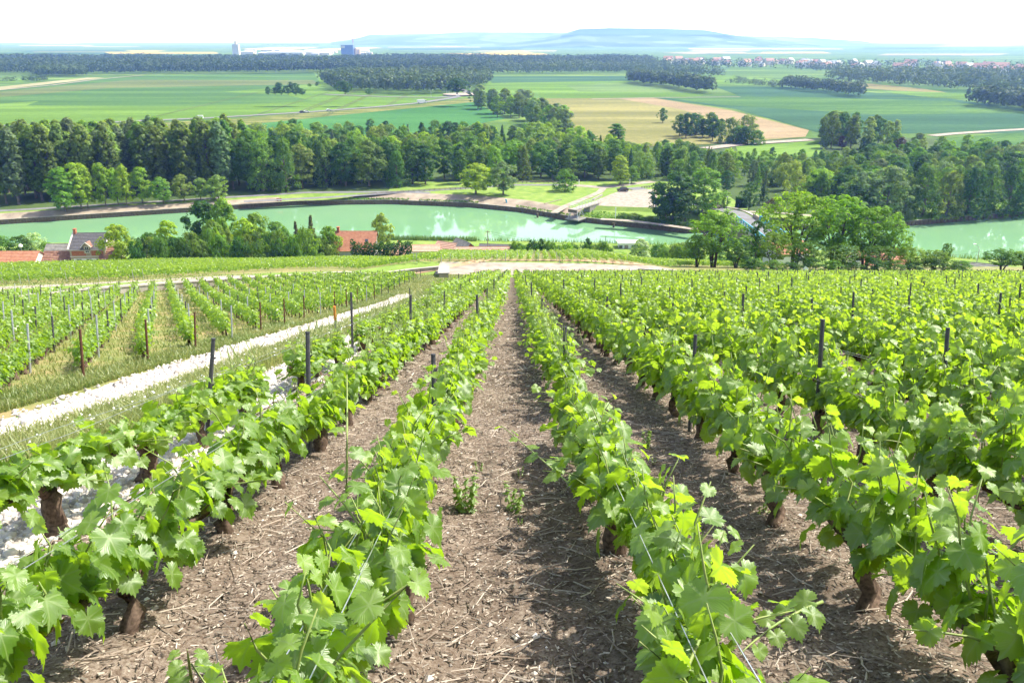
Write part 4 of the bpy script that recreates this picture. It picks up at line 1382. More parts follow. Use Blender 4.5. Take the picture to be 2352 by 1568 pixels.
# ------------------------------------------------------------------ village, walls, bridge, vehicles
M['slate'] = simple('slate_grey_tile', (0.085, 0.08, 0.085), (0.15, 0.145, 0.15), 3, 0.6, 0.4)
M['redtile'] = simple('orange_red_tile', (0.36, 0.15, 0.085), (0.48, 0.24, 0.15), 1.5, 0.8, 0.2, detail=8)
M['oldtile'] = simple('old_brown_tile', (0.17, 0.08, 0.055), (0.34, 0.20, 0.14), 1.5, 0.85, 0.2, detail=8)
M['greytile'] = simple('mossy_grey_tile', (0.17, 0.165, 0.15), (0.30, 0.29, 0.26), 1.2, 0.9, 0.2, detail=8)
M['limestone'] = simple('beige_limestone', (0.30, 0.245, 0.17), (0.42, 0.355, 0.27), 1.5, 0.9, 0.2, 0.3, detail=8)
M['brick'] = simple('red_brick', (0.30, 0.10, 0.055), (0.42, 0.17, 0.09), 4, 0.85, 0.2)
M['render'] = simple('pale_render', (0.60, 0.56, 0.50), (0.70, 0.67, 0.62), 1, 0.85, 0.2)
M['pinkroof'] = simple('faded_pink_tile', (0.48, 0.27, 0.19), (0.58, 0.38, 0.28), 2, 0.85)
M['glass'] = simple('window_glass', (0.04, 0.05, 0.06), (0.06, 0.07, 0.08), 2, 0.12, 0.6)
M['red_paint'] = simple('red_paint', (0.5, 0.05, 0.03), (0.55, 0.07, 0.04), 5, 0.5)
M['blue_paint'] = simple('turquoise_blue_paint', (0.05, 0.26, 0.38), (0.07, 0.32, 0.45), 3, 0.5)
M['wood'] = simple('weathered_wood', (0.22, 0.18, 0.14), (0.34, 0.29, 0.23), 3, 0.9)
M['car_grey'] = simple('dark_grey_car_paint', (0.06, 0.055, 0.055), (0.07, 0.065, 0.065), 1, 0.25, 0.6)
M['car_white'] = simple('white_car_paint', (0.75, 0.75, 0.75), (0.78, 0.78, 0.78), 1, 0.3, 0.6)
M['tyre'] = simple('tyre_rubber', (0.02, 0.02, 0.02), (0.03, 0.03, 0.03), 5, 0.9)
M['lamp'] = simple('white_globe', (0.8, 0.8, 0.78), (0.82, 0.82, 0.8), 1, 0.3)


def tiled_slope(b, p_el, p_er, p_rl, p_rr, n, m=0, th=0.12):
    """roof slope of n overlapping tile courses between eave (left,right) and ridge (left,right)"""
    p_el, p_er, p_rl, p_rr = map(Vector, (p_el, p_er, p_rl, p_rr))
    nv = (p_er - p_el).cross(p_rl - p_el).normalized()
    if nv.z < 0: nv = -nv
    for i in range(n):
        a, c = i / n, (i + 1.12) / n
        l0, r0 = p_el.lerp(p_rl, a), p_er.lerp(p_rr, a)
        l1, r1 = p_el.lerp(p_rl, min(c, 1)), p_er.lerp(p_rr, min(c, 1))
        u, d = nv * th, nv * 0.02
        b.add([l0 + d, r0 + d, r1 + d * .2, l1 + d * .2, l0 + u, r0 + u, r1 + d * 1.5, l1 + d * 1.5],
              [(0, 3, 2, 1), (4, 5, 6, 7), (0, 1, 5, 4), (1, 2, 6, 5), (2, 3, 7, 6), (3, 0, 4, 7)], m)


def house(name, label, px, Y, w, d, hw, hr, wall_m, roof_m, rz=0.0, courses=9, base=None, group=None, chimney=None, cat='house', x=None, top=None):
    """gabled house, ridge along local x, local -y faces the vineyard; returns the thing"""
    if x is None: x, Y, _ = atY(px, Y)
    z = Gs(x, Y) if base is None else base
    if top is not None: z = height_to(px, top, x, Y) - hw - hr
    t = thing(name, label, cat, (x, Y, z), rz, group)
    b = MB()
    b.prism([(0, -d / 2, -4.5), (0, d / 2, -4.5), (0, d / 2, hw), (0, 0, hw + hr), (0, -d / 2, hw)], (-w / 2, 0, 0), (w / 2, 0, 0), 0)
    b.build('wall', wall_m, t)
    b = MB(); o = 0.3; k = hr / (d / 2)
    for s in (-1, 1):
        tiled_slope(b, (-w / 2 - o, s * (d / 2 + o), hw - o * k + .03), (w / 2 + o, s * (d / 2 + o), hw - o * k + .03), (-w / 2 - o, 0, hw + hr + .03), (w / 2 + o, 0, hw + hr + .03), courses)
    b.tube([(-w / 2 - o, 0, hw + hr + .08), (w / 2 + o, 0, hw + hr + .08)], 0.12, 6)
    rf = b.build('roof', roof_m, t)
    if chimney:
        b = MB(); cx, ch = chimney
        b.box((cx, 0, hw + hr + ch / 2 - .4), (.55, .75, ch)); b.box((cx, 0, hw + hr + ch - .42), (.7, .9, .14))
        b.build('chimney', M['brick'], rf)
    return t


# the brick and stone house on the left
hx, hy, hz_ = atY(228, 185.5)
hz_ = -52.6
zf = height_to(228, 571.4, hx, 181.7)
HW_, HR_ = zf - hz_, 2.9
bh = house('stone_house', 'stone and red brick house with a grey tiled roof and one gabled dormer', 228, 185.5, 8.0, 7.6, HW_, HR_, M['limestone'], M['slate'], 0.06, 12, hz_, chimney=(-3.7, 1.5))
fy = -3.8
b = MB(); b.box((-1.95, fy - .03, HW_ - 1.0), (3.2, .06, 1.15)); b.build('brick_panel', M['brick'], bh)
b = MB(); b.box((2.25, fy - .03, HW_ - 1.0), (2.7, .06, 1.15)); b.build('brick_panel', M['brick'], bh)
b = MB(); b.box((0, fy - .05, HW_ - 1.75), (8.1, .12, .16)); b.build('string_course', M['render'], bh)
b = MB(); b.box((0, fy - .2, HW_ - .18), (8.6, .22, .2)); b.build('gutter', M['render'], bh)
for sx in (-1, 1):
    b = MB()
    b.box((sx * 4.22, -2.0, HW_ + HR_ / 2 + .12), (.3, math.hypot(3.9, HR_) + .3, .18), tilt=Matrix.Rotation(math.atan2(HR_, 3.8), 3, 'X'))
    b.build('bargeboard', M['render'], bh)
for i, wxp in enumerate((-2.15, 0.15, 2.35)):
    b = MB(); b.box((wxp, fy - .03, HW_ - 3.1), (1.15, .08, 1.7)); wf_ = b.build('window', M['white'], bh)
    for s in (-.27, .27):
        b = MB(); b.box((wxp + s, fy - .08, HW_ - 3.1), (.44, .04, 1.5)); b.build('pane', M['glass'], wf_)
    b = MB()
    for s in (-.92, .92): b.box((wxp + s, fy - .05, HW_ - 3.1), (.55, .06, 1.75))
    b.build('shutter', M['white'], wf_)
b = MB()
b.prism([(-.8, 0, HW_ - 1.0), (.8, 0, HW_ - 1.0), (.8, 0, HW_ + .75), (0, 0, HW_ + 1.5), (-.8, 0, HW_ + .75)], (.1, fy - .12, 0), (.1, fy + 2.6, 0))
dm = b.build('dormer', M['limestone'], bh)
b = MB()
for s in (-1, 1):
    tiled_slope(b, (.1 + s * 1.15, fy - .45, HW_ + .48), (.1 + s * 1.15, fy + 2.8, HW_ + .48), (.1, fy - .45, HW_ + 1.6), (.1, fy + 2.8, HW_ + 1.6), 4, th=.1)
b.build('dormer_roof', M['oldtile'], dm)
b = MB()
for s in (-1, 1): b.tube([(.1 + s * 1.2, fy - .5, HW_ + .46), (.1, fy - .5, HW_ + 1.68)], .09, 5)
b.build('dormer_trim', M['render'], dm)
b = MB(); b.box((.1, fy - .16, HW_ - .1), (.95, .06, 1.6)); wd = b.build('window', M['white'], bh)
for s in (-.21, .21):
    b = MB(); b.box((.1 + s, fy - .2, HW_ - .1), (.34, .04, 1.4)); b.build('pane', M['glass'], wd)

house('annex', 'low outbuilding with a mossy grey roof left of the brick house', 160, 190, 8, 6, 3.6, 2.2, M['limestone'], M['greytile'], 0.05, 9, cat='outbuilding', top=560)
house('annex', 'outbuilding with a striped brown tile roof joining the brick house', 153, 184, 7.4, 5, 1.6, 1.9, M['limestone'], M['oldtile'], 0.05, 7, cat='outbuilding', top=576.5)
house('annex', 'narrow brown-tiled lean-to at the right end of the brick house', 266, 184, 3.0, 6, 3.6, 2.0, M['limestone'], M['oldtile'], 0.05, 7, cat='outbuilding', top=566)
house('cottage', 'low cottage with a long red tiled roof at the left edge', 28, 181, 15, 6, 1.7, 2.0, M['render'], M['redtile'], 0.04, 9, top=577)
rh = house('cottage', 'house with a big orange tiled roof and a red door', 824, 188, 9.6, 8.0, 2.4, 3.6, M['render'], M['redtile'], 0.0, 18, chimney=(-4.2, 1.5), top=531)
b = MB(); b.box((-4.1, -4.03, 1.0), (.9, .06, 2.0)); b.build('door', M['red_paint'], rh)
b = MB(); b.box((2.8, -2.0, 4.27), (.9, 1.0, .12), tilt=Matrix.Rotation(math.atan2(3.6, 4.0), 3, 'X')); sk = b.build('skylight', M['slate'], rh)
b = MB(); b.box((2.8, -2.06, 4.33), (.6, .7, .12), tilt=Matrix.Rotation(math.atan2(3.6, 4.0), 3, 'X')); b.build('pane', M['glass'], sk)
house('cottage', 'half hidden low house with a brick chimney right of the slim tree', 915, 196, 7, 6, 2.2, 1.8, M['render'], M['pinkroof'], 0.0, 7, chimney=(0.4, 1.5), top=563)
house('cottage', 'flat pale-roofed building half hidden by vines near the river', 980, 192, 6.5, 5, 1.5, 0.9, M['render'], M['pinkroof'], 0.05, 5, top=562)
house('cottage', 'small house showing a faded pink tiled roof slope', 1030, 192, 5.5, 5, 1.6, 1.9, M['render'], M['pinkroof'], -0.5, 7, top=556)
house('cottage', 'little house with a brick gable and a grey roof', 1066, 190, 6.5, 5.2, 1.7, 2.3, M['brick'], M['greytile'], -1.0, 8, top=552.5)
house('shed', 'long low shed with a faded red tiled roof below the utility pole', 1112, 180, 13, 3.5, 1.0, 1.2, M['limestone'], M['pinkroof'], 0.03, 4, cat='shed', top=567)
house('shed', 'dark low shed behind the red tiled shed near the river', 1140, 196, 8, 4, 1.9, .9, M['wood'], M['slate'], -0.1, 4, cat='shed', top=561)
house('cottage', 'grey roofed house showing a white gable at lower right', 2252, 172, 9, 7, 2.6, 2.6, M['render'], M['greytile'], -0.42, 10, height_to(2234, 604, atY(2234, 172)[0], 172) - 5.3)
house('cottage', 'red roofed house half hidden behind the robinia clump', 2010, 176, 11, 7, 2.6, 2.4, M['render'], M['redtile'], 0.1, 9, height_to(2010, 573, atY(2010, 176)[0], 176) - 5.0)
house('cottage', 'pale house glimpsed through the robinias near the bridge', 1800, 186, 8, 7, 3.4, 2.0, M['render'], M['redtile'], 0.2, 8, height_to(1800, 556, atY(1800, 186)[0], 186) - 5.2)


def pole(name, label, px, Y, ptop, mat, r=0.11, arm=None, group=None, cat='pole'):
    x, y, z = atY(px, Y)
    zt = height_to(px, ptop, x, y)
    t = thing(name, label, cat, (x, y, z), 0, group)
    h = zt - z
    b = MB(); b.tube([(0, 0, -.3), (0, 0, h)], [r, r * .7], 7); b.build('post', mat, t)
    return t, h, (x, y, z)


tp, h1, p1_ = pole('utility_pole', 'wooden utility pole carrying wires beside the river houses', 1121, 189, 529, M['wood'], .14)
b = MB(); b.tube([(-.5, 0, h1 - .3), (.5, 0, h1 - .3)], .06, 5); b.build('crossarm', M['wood'], tp)
tr_, h2, p2_ = pole('street_lamp', 'lamp post with a raised arm by the right-hand water', 2237, 185, 573, M['grey_post'], .12, cat='street lamp')
b = MB(); b.tube([(0, 0, h2), (-.4, 0, h2 + .7), (-1.1, 0, h2 + 1.3)], .06, 6); b.build('lamp_arm', M['grey_post'], tr_)
b = MB(); b.box((-1.35, 0, h2 + 1.4), (.7, .3, .15)); b.build('lamp_head', M['lamp'], tr_)
tg, h3, _ = pole('globe_lamp', 'white globe street lamp above the red roofed cottage', 56, 196, 568, M['grey_post'], .09, cat='street lamp')
b = MB(); b.sphere((0, 0, h3 + .45), .5, 10); b.build('globe', M['lamp'], tg)


def span(name, label, a, bb, sag=.8, r=.02, grp=None):
    pts = []
    for i in range(13):
        k = i / 12
        p = Vector(a).lerp(Vector(bb), k); p.z -= sag * 4 * k * (1 - k)
        pts.append(p)
    b = MB(); b.tube(pts, r, 4); return tag(b.build(name, M['post']), label, 'wire', grp)


A = (p1_[0], p1_[1], p1_[2] + h1 - .1)
xe, ye, ze = atY(1560, 186)
span('power_line', 'upper power line sagging right from the river utility pole', (A[0], A[1], A[2] + .0), (xe, ye, ze + 6.2), 1.6)
span('power_line', 'lower power line sagging right from the river utility pole', (A[0] + .3, A[1], A[2] - .55), (xe, ye, ze + 5.5), 1.7)
B_ = (p2_[0], p2_[1], p2_[2] + h2 - .4)
xe, ye, ze = atY(2080, 184)
span('power_line', 'power line running left from the lamp post on the right', B_, (xe, ye, ze + 6.0), .9)
xe, ye, ze = atY(2420, 184)
span('power_line', 'power line running right from the lamp post on the right', B_, (xe, ye, ze + 6.0), .9)

# white barge moored at the near bank
bx, by, _ = atY(1424, 213)
t = thing('barge', 'white barge with a wheelhouse moored at the near bank', 'boat', (bx, by, WATER), 0.05)
b = MB()
b.prism([(-13, -2.2, .9), (9, -2.2, .9), (12, 0, 1.1), (9, 2.2, .9), (-13, 2.2, .9), (-14, 0, 1.0)], (0, 0, -1.4), (0, 0, 0)); b.build('hull', M['car_grey'], t)
b = MB(); b.box((-6.3, 0, 1.35), (11, 3.6, .9)); b.box((-6.3, 0, 1.86), (11.4, 4.0, .12)); b.build('deckhouse', M['white'], t)
b = MB(); b.box((2.2, 0, 2.2), (5.2, 3.4, 2.6)); wh_ = b.build('wheelhouse', M['white'], t)
b = MB(); b.box((2.2, 0, 3.58), (6.0, 4.0, .16)); b.build('wheelhouse_roof', M['white'], wh_)
b = MB(); b.box((1.4, -1.72, 2.0), (1.0, .06, 2.1)); b.build('door', M['wood'], wh_)
b = MB(); b.box((-.1, -1.72, 2.6), (.9, .06, .8)); b.build('window', M['glass'], wh_)
b = MB(); b.box((3.4, -1.72, 2.6), (1.1, .06, .8)); b.build('window', M['glass'], wh_)
b = MB(); b.tube([(-4.0, 0, 1.9), (-4.0, 0, 5.2)], .09, 6); b.build('mast', M['post'], t)

# reeds on the near bank
rr = np.random.default_rng(5)
n = 5200
xr = np.concatenate([rr.uniform(-58, -10, n), rr.uniform(-10, 60, n // 5), rr.uniform(95, 170, n // 4)]); yr = np.interp(xr, *YN) - 4.5 + 5.0 * rr.random(len(xr))
zr = np.maximum(G(xr, yr), WATER - .2)
hr_ = .7 + 1.0 * rr.random(len(xr)); aa = rr.random(len(xr)) * 6.28; ww = .10
la = (rr.random((len(xr), 2)) - .5) * .8
P0 = np.stack([xr - ww * np.cos(aa), yr - ww * np.sin(aa), zr], 1); P1 = np.stack([xr + ww * np.cos(aa), yr + ww * np.sin(aa), zr], 1)
P2 = np.stack([xr + la[:, 0], yr + la[:, 1], zr + hr_], 1)
tag(link('reeds', np_mesh('reeds', np.stack([P0, P1, P2], 1).reshape(-1, 3), np.arange(3 * len(xr)).reshape(-1, 3), M['reed'], tint=np.repeat(rr.random(len(xr)), 3))), 'green reeds fringing the near bank of the river', 'reeds', None, 'stuff')

# hedge right of the orange roofed house
def hedge(name, label, px0, px1, Y, ptop, depth, seed):
    r = np.random.default_rng(seed)
    x0, _, z0 = atY(px0, Y); x1, _, z1 = atY(px1, Y)
    h = height_to((px0 + px1) / 2, ptop, (x0 + x1) / 2, Y) - (z0 + z1) / 2
    n = 9000
    u = r.random(n); C = np.stack([x0 + (x1 - x0) * u, Y + depth * (r.random(n) - .5), (z0 + (z1 - z0) * u) + h * r.random(n) * (.9 + .2 * vnoise(u * 30, u * 0, 1.5, 3))], 1)
    nr = r.normal(size=(n, 3)) + np.array([0, -.4, .5])
    V, F = quads(C, nr, .13 + .12 * r.random(n), r)
    o = link(name, np_mesh(name, V, F, M['tree_leaf'])); o.color = (.03, .075, .02, 1)
    return tag(o, label, 'hedge')


hedge('hedge', 'clipped dark hedge right of the orange roofed house', 812, 950, 178, 555, 3, 3)
hedge('hedge', 'dark clipped hedge beside the bridge road on the far bank', 1690, 1712, 262, 453, 3, 4)

# ------------------------------------------------------------------ walls at the top track
def wall(name, label, pts, lift, w, mat, base=1.4):
    """low wall following measured points of its top edge"""
    P = [Vector(at(px, py, lift)) for px, py in pts]
    b = MB(); c = MB()
    for a, e in zip(P[:-1], P[1:]):
        d = (e - a); L = math.hypot(d.x, d.y); ang = math.atan2(d.y, d.x)
        n_ = Vector((-math.sin(ang), math.cos(ang), 0)) * (w / 2)
        for bb, lo, hi, k in ((b, -base, -.12, 1.0), (c, -.12, 0.0, 1.25)):
            q = [a - n_ * k, e - n_ * k, e + n_ * k, a + n_ * k]
            bb.add([v + Vector((0, 0, lo)) for v in q] + [v + Vector((0, 0, hi)) for v in q], [(0, 3, 2, 1), (4, 5, 6, 7), (0, 1, 5, 4), (1, 2, 6, 5), (2, 3, 7, 6), (3, 0, 4, 7)])
    t = thing(name, label, 'wall', tuple(P[0]))
    o = b.build('wall_body', mat, t); o.location = -P[0]
    o = c.build('coping', M['concrete'], t); o.location = -P[0]
    return t


wall('low_wall', 'long low wall edging the left vineyard below its dirt track', [(-60, 690), (0, 682), (200, 661), (400, 646.5), (600, 633), (755, 624.5)], .7, .5, M['concrete'])
wall('low_wall', 'short grey retaining wall at the right end of the long left wall', [(755, 624), (792, 622.5), (864, 628)], .75, .5, M['concrete'])
wall('low_wall', 'sloping diagonal wall arm between the grass and the left vineyard', [(826, 643), (850, 633), (873, 625)], .6, .5, M['concrete'])
wall('low_wall', 'thin curved wall from the diagonal arm up to the track', [(874, 625.5), (940, 617), (1008, 610.5)], .5, .4, M['concrete'])
wall('low_wall', 'thick wall end block at the left side of the chalk track', [(1020, 609), (1019, 626)], .75, 1.1, M['limestone'])
wall('low_wall', 'wall end block at the right side of the chalk track', [(1457, 614), (1453, 624)], .6, .8, M['limestone'])
wall('low_wall', 'thin wall running right from the track behind the right vines', [(1462, 615), (1520, 618), (1580, 622.5), (1650, 625)], .5, .35, M['concrete'])


def draped(name, pix, width, mat, dz=.03):
    return ribbon(name, [at(px, py) for px, py in pix], width, mat, dz, 1.0, 3)


# chalk track across the top of the rows, and its left and lower branches
ribbon('chalk_track', [(-10, 103.6), (0, 103.2), (10, 103.0), (20, 102.0), (30, 100.6)], [6.5, 6.5, 6, 4, 2.5], M['track'], .04, .8, 4)
ribbon('chalk_track', [(-10, 108.5), (0, 108.8), (10, 108.0), (18, 105.0)], [1.5, 2.0, 1.8, 1.0], M['dirt'], .05, .8, 3)
draped('chalk_track', [(-40, 607), (60, 606), (150, 602.5), (240, 599)], 5, M['track'])
ribbon('dirt_strip', [(-62, 54), (-45, 69.5), (-36, 81), (-30, 89)], [9, 7, 3.5, 1.5], M['track'], .05, .8, 4)
ribbon('orange_verge', [(-13, 101), (0, 110.5), (12, 109.8), (24, 104)], 1.5, M['dirt'], .06, .8, 2)

# tilted white board on a post at the end of the right vines
x, y, z = atY(1850, 100)
z1 = height_to(1850, 617, x, y)
t = thing('sign_board', 'blank white board tilted on its post behind the right vines', 'sign', (x, y, z))
b = MB(); b.tube([(0, 0.05, -.2), (0, 0.05, z1 - z + .2)], .04, 6); b.build('post', M['post'], t)
b = MB(); b.box((0, 0, z1 - z), (.62, .04, .5), tilt=Matrix.Rotation(.55, 3, 'Y')); b.build('board', M['white'], t)

# ------------------------------------------------------------------ far bank furniture
# raised car park, its bank and the parked car
PZ = -51.2
lot = [(1352, 471), (1370, 458), (1422, 437.5), (1512, 433), (1512, 477), (1424, 474.5)]
L_ = [flat(px, py, PZ) for px, py in lot]
c0 = np.mean(L_, 0)
top = [(x, y, PZ) for x, y in L_]
skirt = [((x - c0[0]) * 1.28 + c0[0], (y - c0[1]) * 1.22 + c0[1], FLOOR - .9) for x, y in L_]
b = MB(); n = len(top)
b.add([(x, y, z - .012) for x, y, z in top] + skirt, [tuple(range(n)) if False else tuple(range(n))] + [(i, n + i, n + (i + 1) % n, (i + 1) % n) for i in range(n)])
tag(b.build('embankment', M['grass']), kind='structure')
me = bpy.data.meshes.new('car_park'); me.from_pydata([((x - c0[0]) * .97 + c0[0], (y - c0[1]) * .97 + c0[1], PZ + .03) for x, y in L_], [], [tuple(range(n))]); me.materials.append(M['track'])
if me.polygons[0].normal.z < 0: me.flip_normals()
tag(link('car_park', me), kind='structure')


def vehicle(name, label, cat, loc, rz, body, paint, L=4.2, W=1.75, group=None):
    """side profile extruded across, windows, wheels; nose towards local -x"""
    t = thing(name, label, cat, loc, rz, group)
    if body == 'van':
        P = [(-2.7, .35), (-2.75, .95), (-2.1, 1.15), (-1.45, 2.0), (-1.1, 2.25), (2.6, 2.3), (2.7, .35)]
        win = [(-1.95, 1.2), (-1.4, 1.9), (-.75, 1.9), (-.75, 1.2)]; wxs = (-1.8, 1.7); side = [win]
    elif body == 'truck':
        P = [(-3.5, .5), (-3.5, 2.6), (-1.9, 2.6), (-1.8, 3.2), (4.5, 3.2), (4.5, .8), (-1.7, .8), (-1.7, .5)]
        side = [[(-3.35, 1.6), (-3.35, 2.4), (-2.3, 2.4), (-2.3, 1.6)]]; wxs = (-2.6, 3.2); W = 2.4
    else:
        P = [(-2.05, .3), (-2.1, .75), (-1.9, .88), (-1.15, 1.0), (-.45, 1.5), (.2, 1.58), (1.35, 1.5), (1.95, 1.02), (2.05, .7), (2.0, .3)]
        side = [[(-.95, 1.02), (-.4, 1.42), (.15, 1.48), (.15, 1.02)], [(.25, 1.02), (.25, 1.48), (1.2, 1.42), (1.6, 1.04)]]; wxs = (-1.3, 1.3)
    b = MB(); b.prism([(x, 0, z) for x, z in P], (0, -W / 2, 0), (0, W / 2, 0)); b.build('body', paint, t)
    for q in side:
        for s in (-1, 1):
            b = MB(); b.prism([(x, 0, z) for x, z in q], (0, s * (W / 2) - .01, 0), (0, s * (W / 2) + .012, 0)); b.build('window', M['glass'], t)
    if body != 'truck':
        b = MB()
        a_, c_ = (P[3], P[4]) if body == 'car' else (P[2], P[3])
        v0 = Vector((a_[0], 0, a_[1])); v1 = Vector((c_[0], 0, c_[1])); nn = Vector((-(v1.z - v0.z), 0, v1.x - v0.x)).normalized() * .012
        lo_, hi_ = v0.lerp(v1, .12), v0.lerp(v1, .92)
        b.prism([lo_, hi_, hi_ + nn, lo_ + nn], (0, -W / 2 + .15, 0), (0, W / 2 - .15, 0)); b.build('windscreen', M['glass'], t)
    for wx_ in wxs:
        for s in (-1, 1):
            b = MB(); b.tube([(wx_, s * (W / 2 - .18), .33), (wx_, s * (W / 2 + .02), .33)], .33, 12); wl = b.build('wheel', M['tyre'], t)
            b = MB(); b.tube([(wx_, s * (W / 2 + .0), .33), (wx_, s * (W / 2 + .035), .33)], .2, 10); b.build('rim', M['grey_post'], wl)
    return t


cx_, cy_ = flat(1430, 439, PZ)
vehicle('parked_car', 'dark grey hatchback parked at the far edge of the pale car park', 'car', (cx_, cy_, PZ + .03), 0.05, 'car', M['car_grey'])
RZ = FLOOR + .30 + .012
for px, py, body, paint, lab, up in [(458, 272, 'van', 'car_white', 'white van driving on the main road across the left fields', 0), (694, 258.5, 'car', 'car_grey', 'dark car following close behind a white car on the main road', 0),
                                     (704, 257.8, 'car', 'car_white', 'white car driving just ahead of the dark car', 0), (756, 254, 'car', 'car_white', 'lone white car driving up the main road towards the wood', 0),
                                     (970, 236.5, 'truck', 'car_white', 'white box truck approaching the roundabout', 0), (1052, 221, 'car', 'car_white', 'white car waiting at the roundabout', 0)]:
    x, y = flat(px, py, RZ)
    vehicle('driving_' + body, lab, 'truck' if body == 'truck' else 'van' if body == 'van' else 'car', (x, y, RZ), 3.14 + .45 if px > 600 else .2, body, M[paint])
for i, (px, py, pt) in enumerate([(1026, 217, 200), (1032, 216, 199), (1066, 206, 192), (1072, 212, 197), (1080, 214, 200), (990, 222, 208)]):
    x, y = flat(px, py)
    h = height_to(px, pt, x, y) - FLOOR
    t = thing('road_lamp', f'slender road lamp near the roundabout, {nth(i + 1)} of six', 'street lamp', (x, y, FLOOR), 0, 'road lamps at the roundabout')
    b = MB(); b.tube([(0, 0, 0), (0, 0, h), (1.2, 0, h + .4)], .14, 5); b.build('lamp_post', M['grey_post'], t)
    b = MB(); b.box((1.6, 0, h + .45), (1.0, .35, .2)); b.build('lamp_head', M['white'], t)

# loading gantry on trestles at the quay
g0 = flat(1316, 502, -53.2); g1 = flat(1366, 470, -50.9)
d_ = Vector((g1[0] - g0[0], g1[1] - g0[1], 0)); GL = d_.length; ga = math.atan2(d_.y, d_.x)
t = thing('loading_gantry', 'old loading gantry on steel trestle legs at the quay', 'gantry', (g0[0] + 1.0, g0[1] + 2.6, -53.3), ga)
b = MB(); b.box((GL / 2 - .8, 0, 2.75), (GL + 2.0, 2.6, .28)); b.build('deck', M['concrete'], t)
b = MB(); b.box((-1.9, 0, 2.35), (.3, 3.2, .9)); b.build('end_beam', M['piling'], t)
for s in (-1, 1):
    b = MB()
    for k in range(9):
        xx = -1.8 + (GL + 2.2) * k / 8
        b.tube([(xx, s * 1.25, 2.9), (xx, s * 1.25, 3.9)], .05, 5)
    b.tube([(-1.8, s * 1.25, 3.9), (GL + .4, s * 1.25, 3.9)], .05, 5); b.tube([(-1.8, s * 1.25, 3.45), (GL + .4, s * 1.25, 3.45)], .04, 5)
    b.build('railing', M['grey_post'], t)
    for xx, dx in ((-1.2, -.5), (2.0, .5)):
        b = MB(); b.tube([(xx + dx, s * 1.9, -.4), (xx - dx * .4, s * 1.1, 2.6)], .12, 6); b.build('leg', M['grey_post'], t)
    b = MB(); b.tube([(-1.7, s * 1.9, .2), (1.8, s * 1.15, 2.4)], .07, 5); b.tube([(2.5, s * 1.9, .2), (-1.0, s * 1.15, 2.4)], .07, 5); b.build('brace', M['grey_post'], t)
b = MB(); b.box((GL * .74, 0, .9), (GL * .45, 2.3, 3.3)); b.build('abutment', M['greytile'], t)
b = MB(); b.box((0.4, 0, -.35), (5.5, 5, .35)); b.build('landing_stage', M['greytile'], t)


def stick(name, label, px, pb, pt, mat, r, cat, lean=0.0, z=None):
    x, y, zz = at(px, pb, 0, 150, 600)
    h = height_to(px, pt, x, y) - zz
    b = MB(); b.tube([(0, 0, -.2), (lean, 0, h)], r, 8)
    b.tube([(lean, 0, h), (lean, 0, h + .05)], r * 1.15, 8)
    o = b.build(name, mat); o.location = (x, y, zz)
    return tag(o, label, cat)


stick('marker_post', 'leaning blue-grey marker post on the gravel bank', 1164, 465, 457, M['blue_paint'], .25, 'post', -.3)
stick('lamp_pole', 'tall pale pole standing on the slope below the car park', 1413, 505, 476, M['white'], .12, 'pole')
stick('white_post', 'white post by the lane left of the parked car', 1330, 423, 413, M['white'], .15, 'post')
stick('white_post', 'white post below the short yellow green tree', 1446, 424, 411, M['white'], .15, 'post')
for px, Y, lab in ((1234.6, None, 'dark mooring post in the water left of the gantry'), (1409, None, 'dark mooring post in the water right of the gantry')):
    x, y = flat(px, 499 if px < 1300 else 522, WATER)
    b = MB(); b.tube([(0, 0, -1.5), (0, 0, 1.3)], .32, 8); b.tube([(0, 0, 1.3), (0, 0, 1.45)], .38, 8)
    o = b.build('mooring_post', M['piling']); o.location = (x, y, WATER); tag(o, lab, 'post')
a_ = at(1251, 468, 0, 150, 600); e_ = at(1290, 458, 0, 150, 600)
b = MB(); b.tube([(a_[0], a_[1], a_[2] + .15), (e_[0], e_[1], e_[2] + .15)], [.16, .12], 7); tag(b.build('log', M['wood']), 'long pale pole lying on the meadow by the footpath', 'log')
a_ = at(1362, 460, 0, 150, 600); e_ = at(1383, 449, 0, 150, 600)
b = MB(); b.box(((a_[0] + e_[0]) / 2, (a_[1] + e_[1]) / 2, a_[2] + .35), (math.hypot(e_[0] - a_[0], e_[1] - a_[1]), .4, .7), math.atan2(e_[1] - a_[1], e_[0] - a_[0])); tag(b.build('low_kerb', M['concrete']), 'short concrete kerb left of the car park', 'kerb')
# red navigation sign
x, y, z = at(642, 468, 0, 150, 600)
t = thing('river_sign', 'small red navigation sign with white mark on the quay path', 'sign', (x, y, z))
h = height_to(642, 458, x, y) - z
b = MB(); b.tube([(0, 0, -.2), (0, 0, h - .7)], .07, 6); b.build('post', M['grey_post'], t)
b = MB(); b.box((0, 0, h - .2), (1.8, .08, 1.5)); bd = b.build('board', M['red_paint'], t)
b = MB(); b.box((0, -.06, h - .2), (.9, .03, .28)); b.box((0, -.062, h - .2), (.22, .03, .8)); b.build('mark', M['white'], bd)
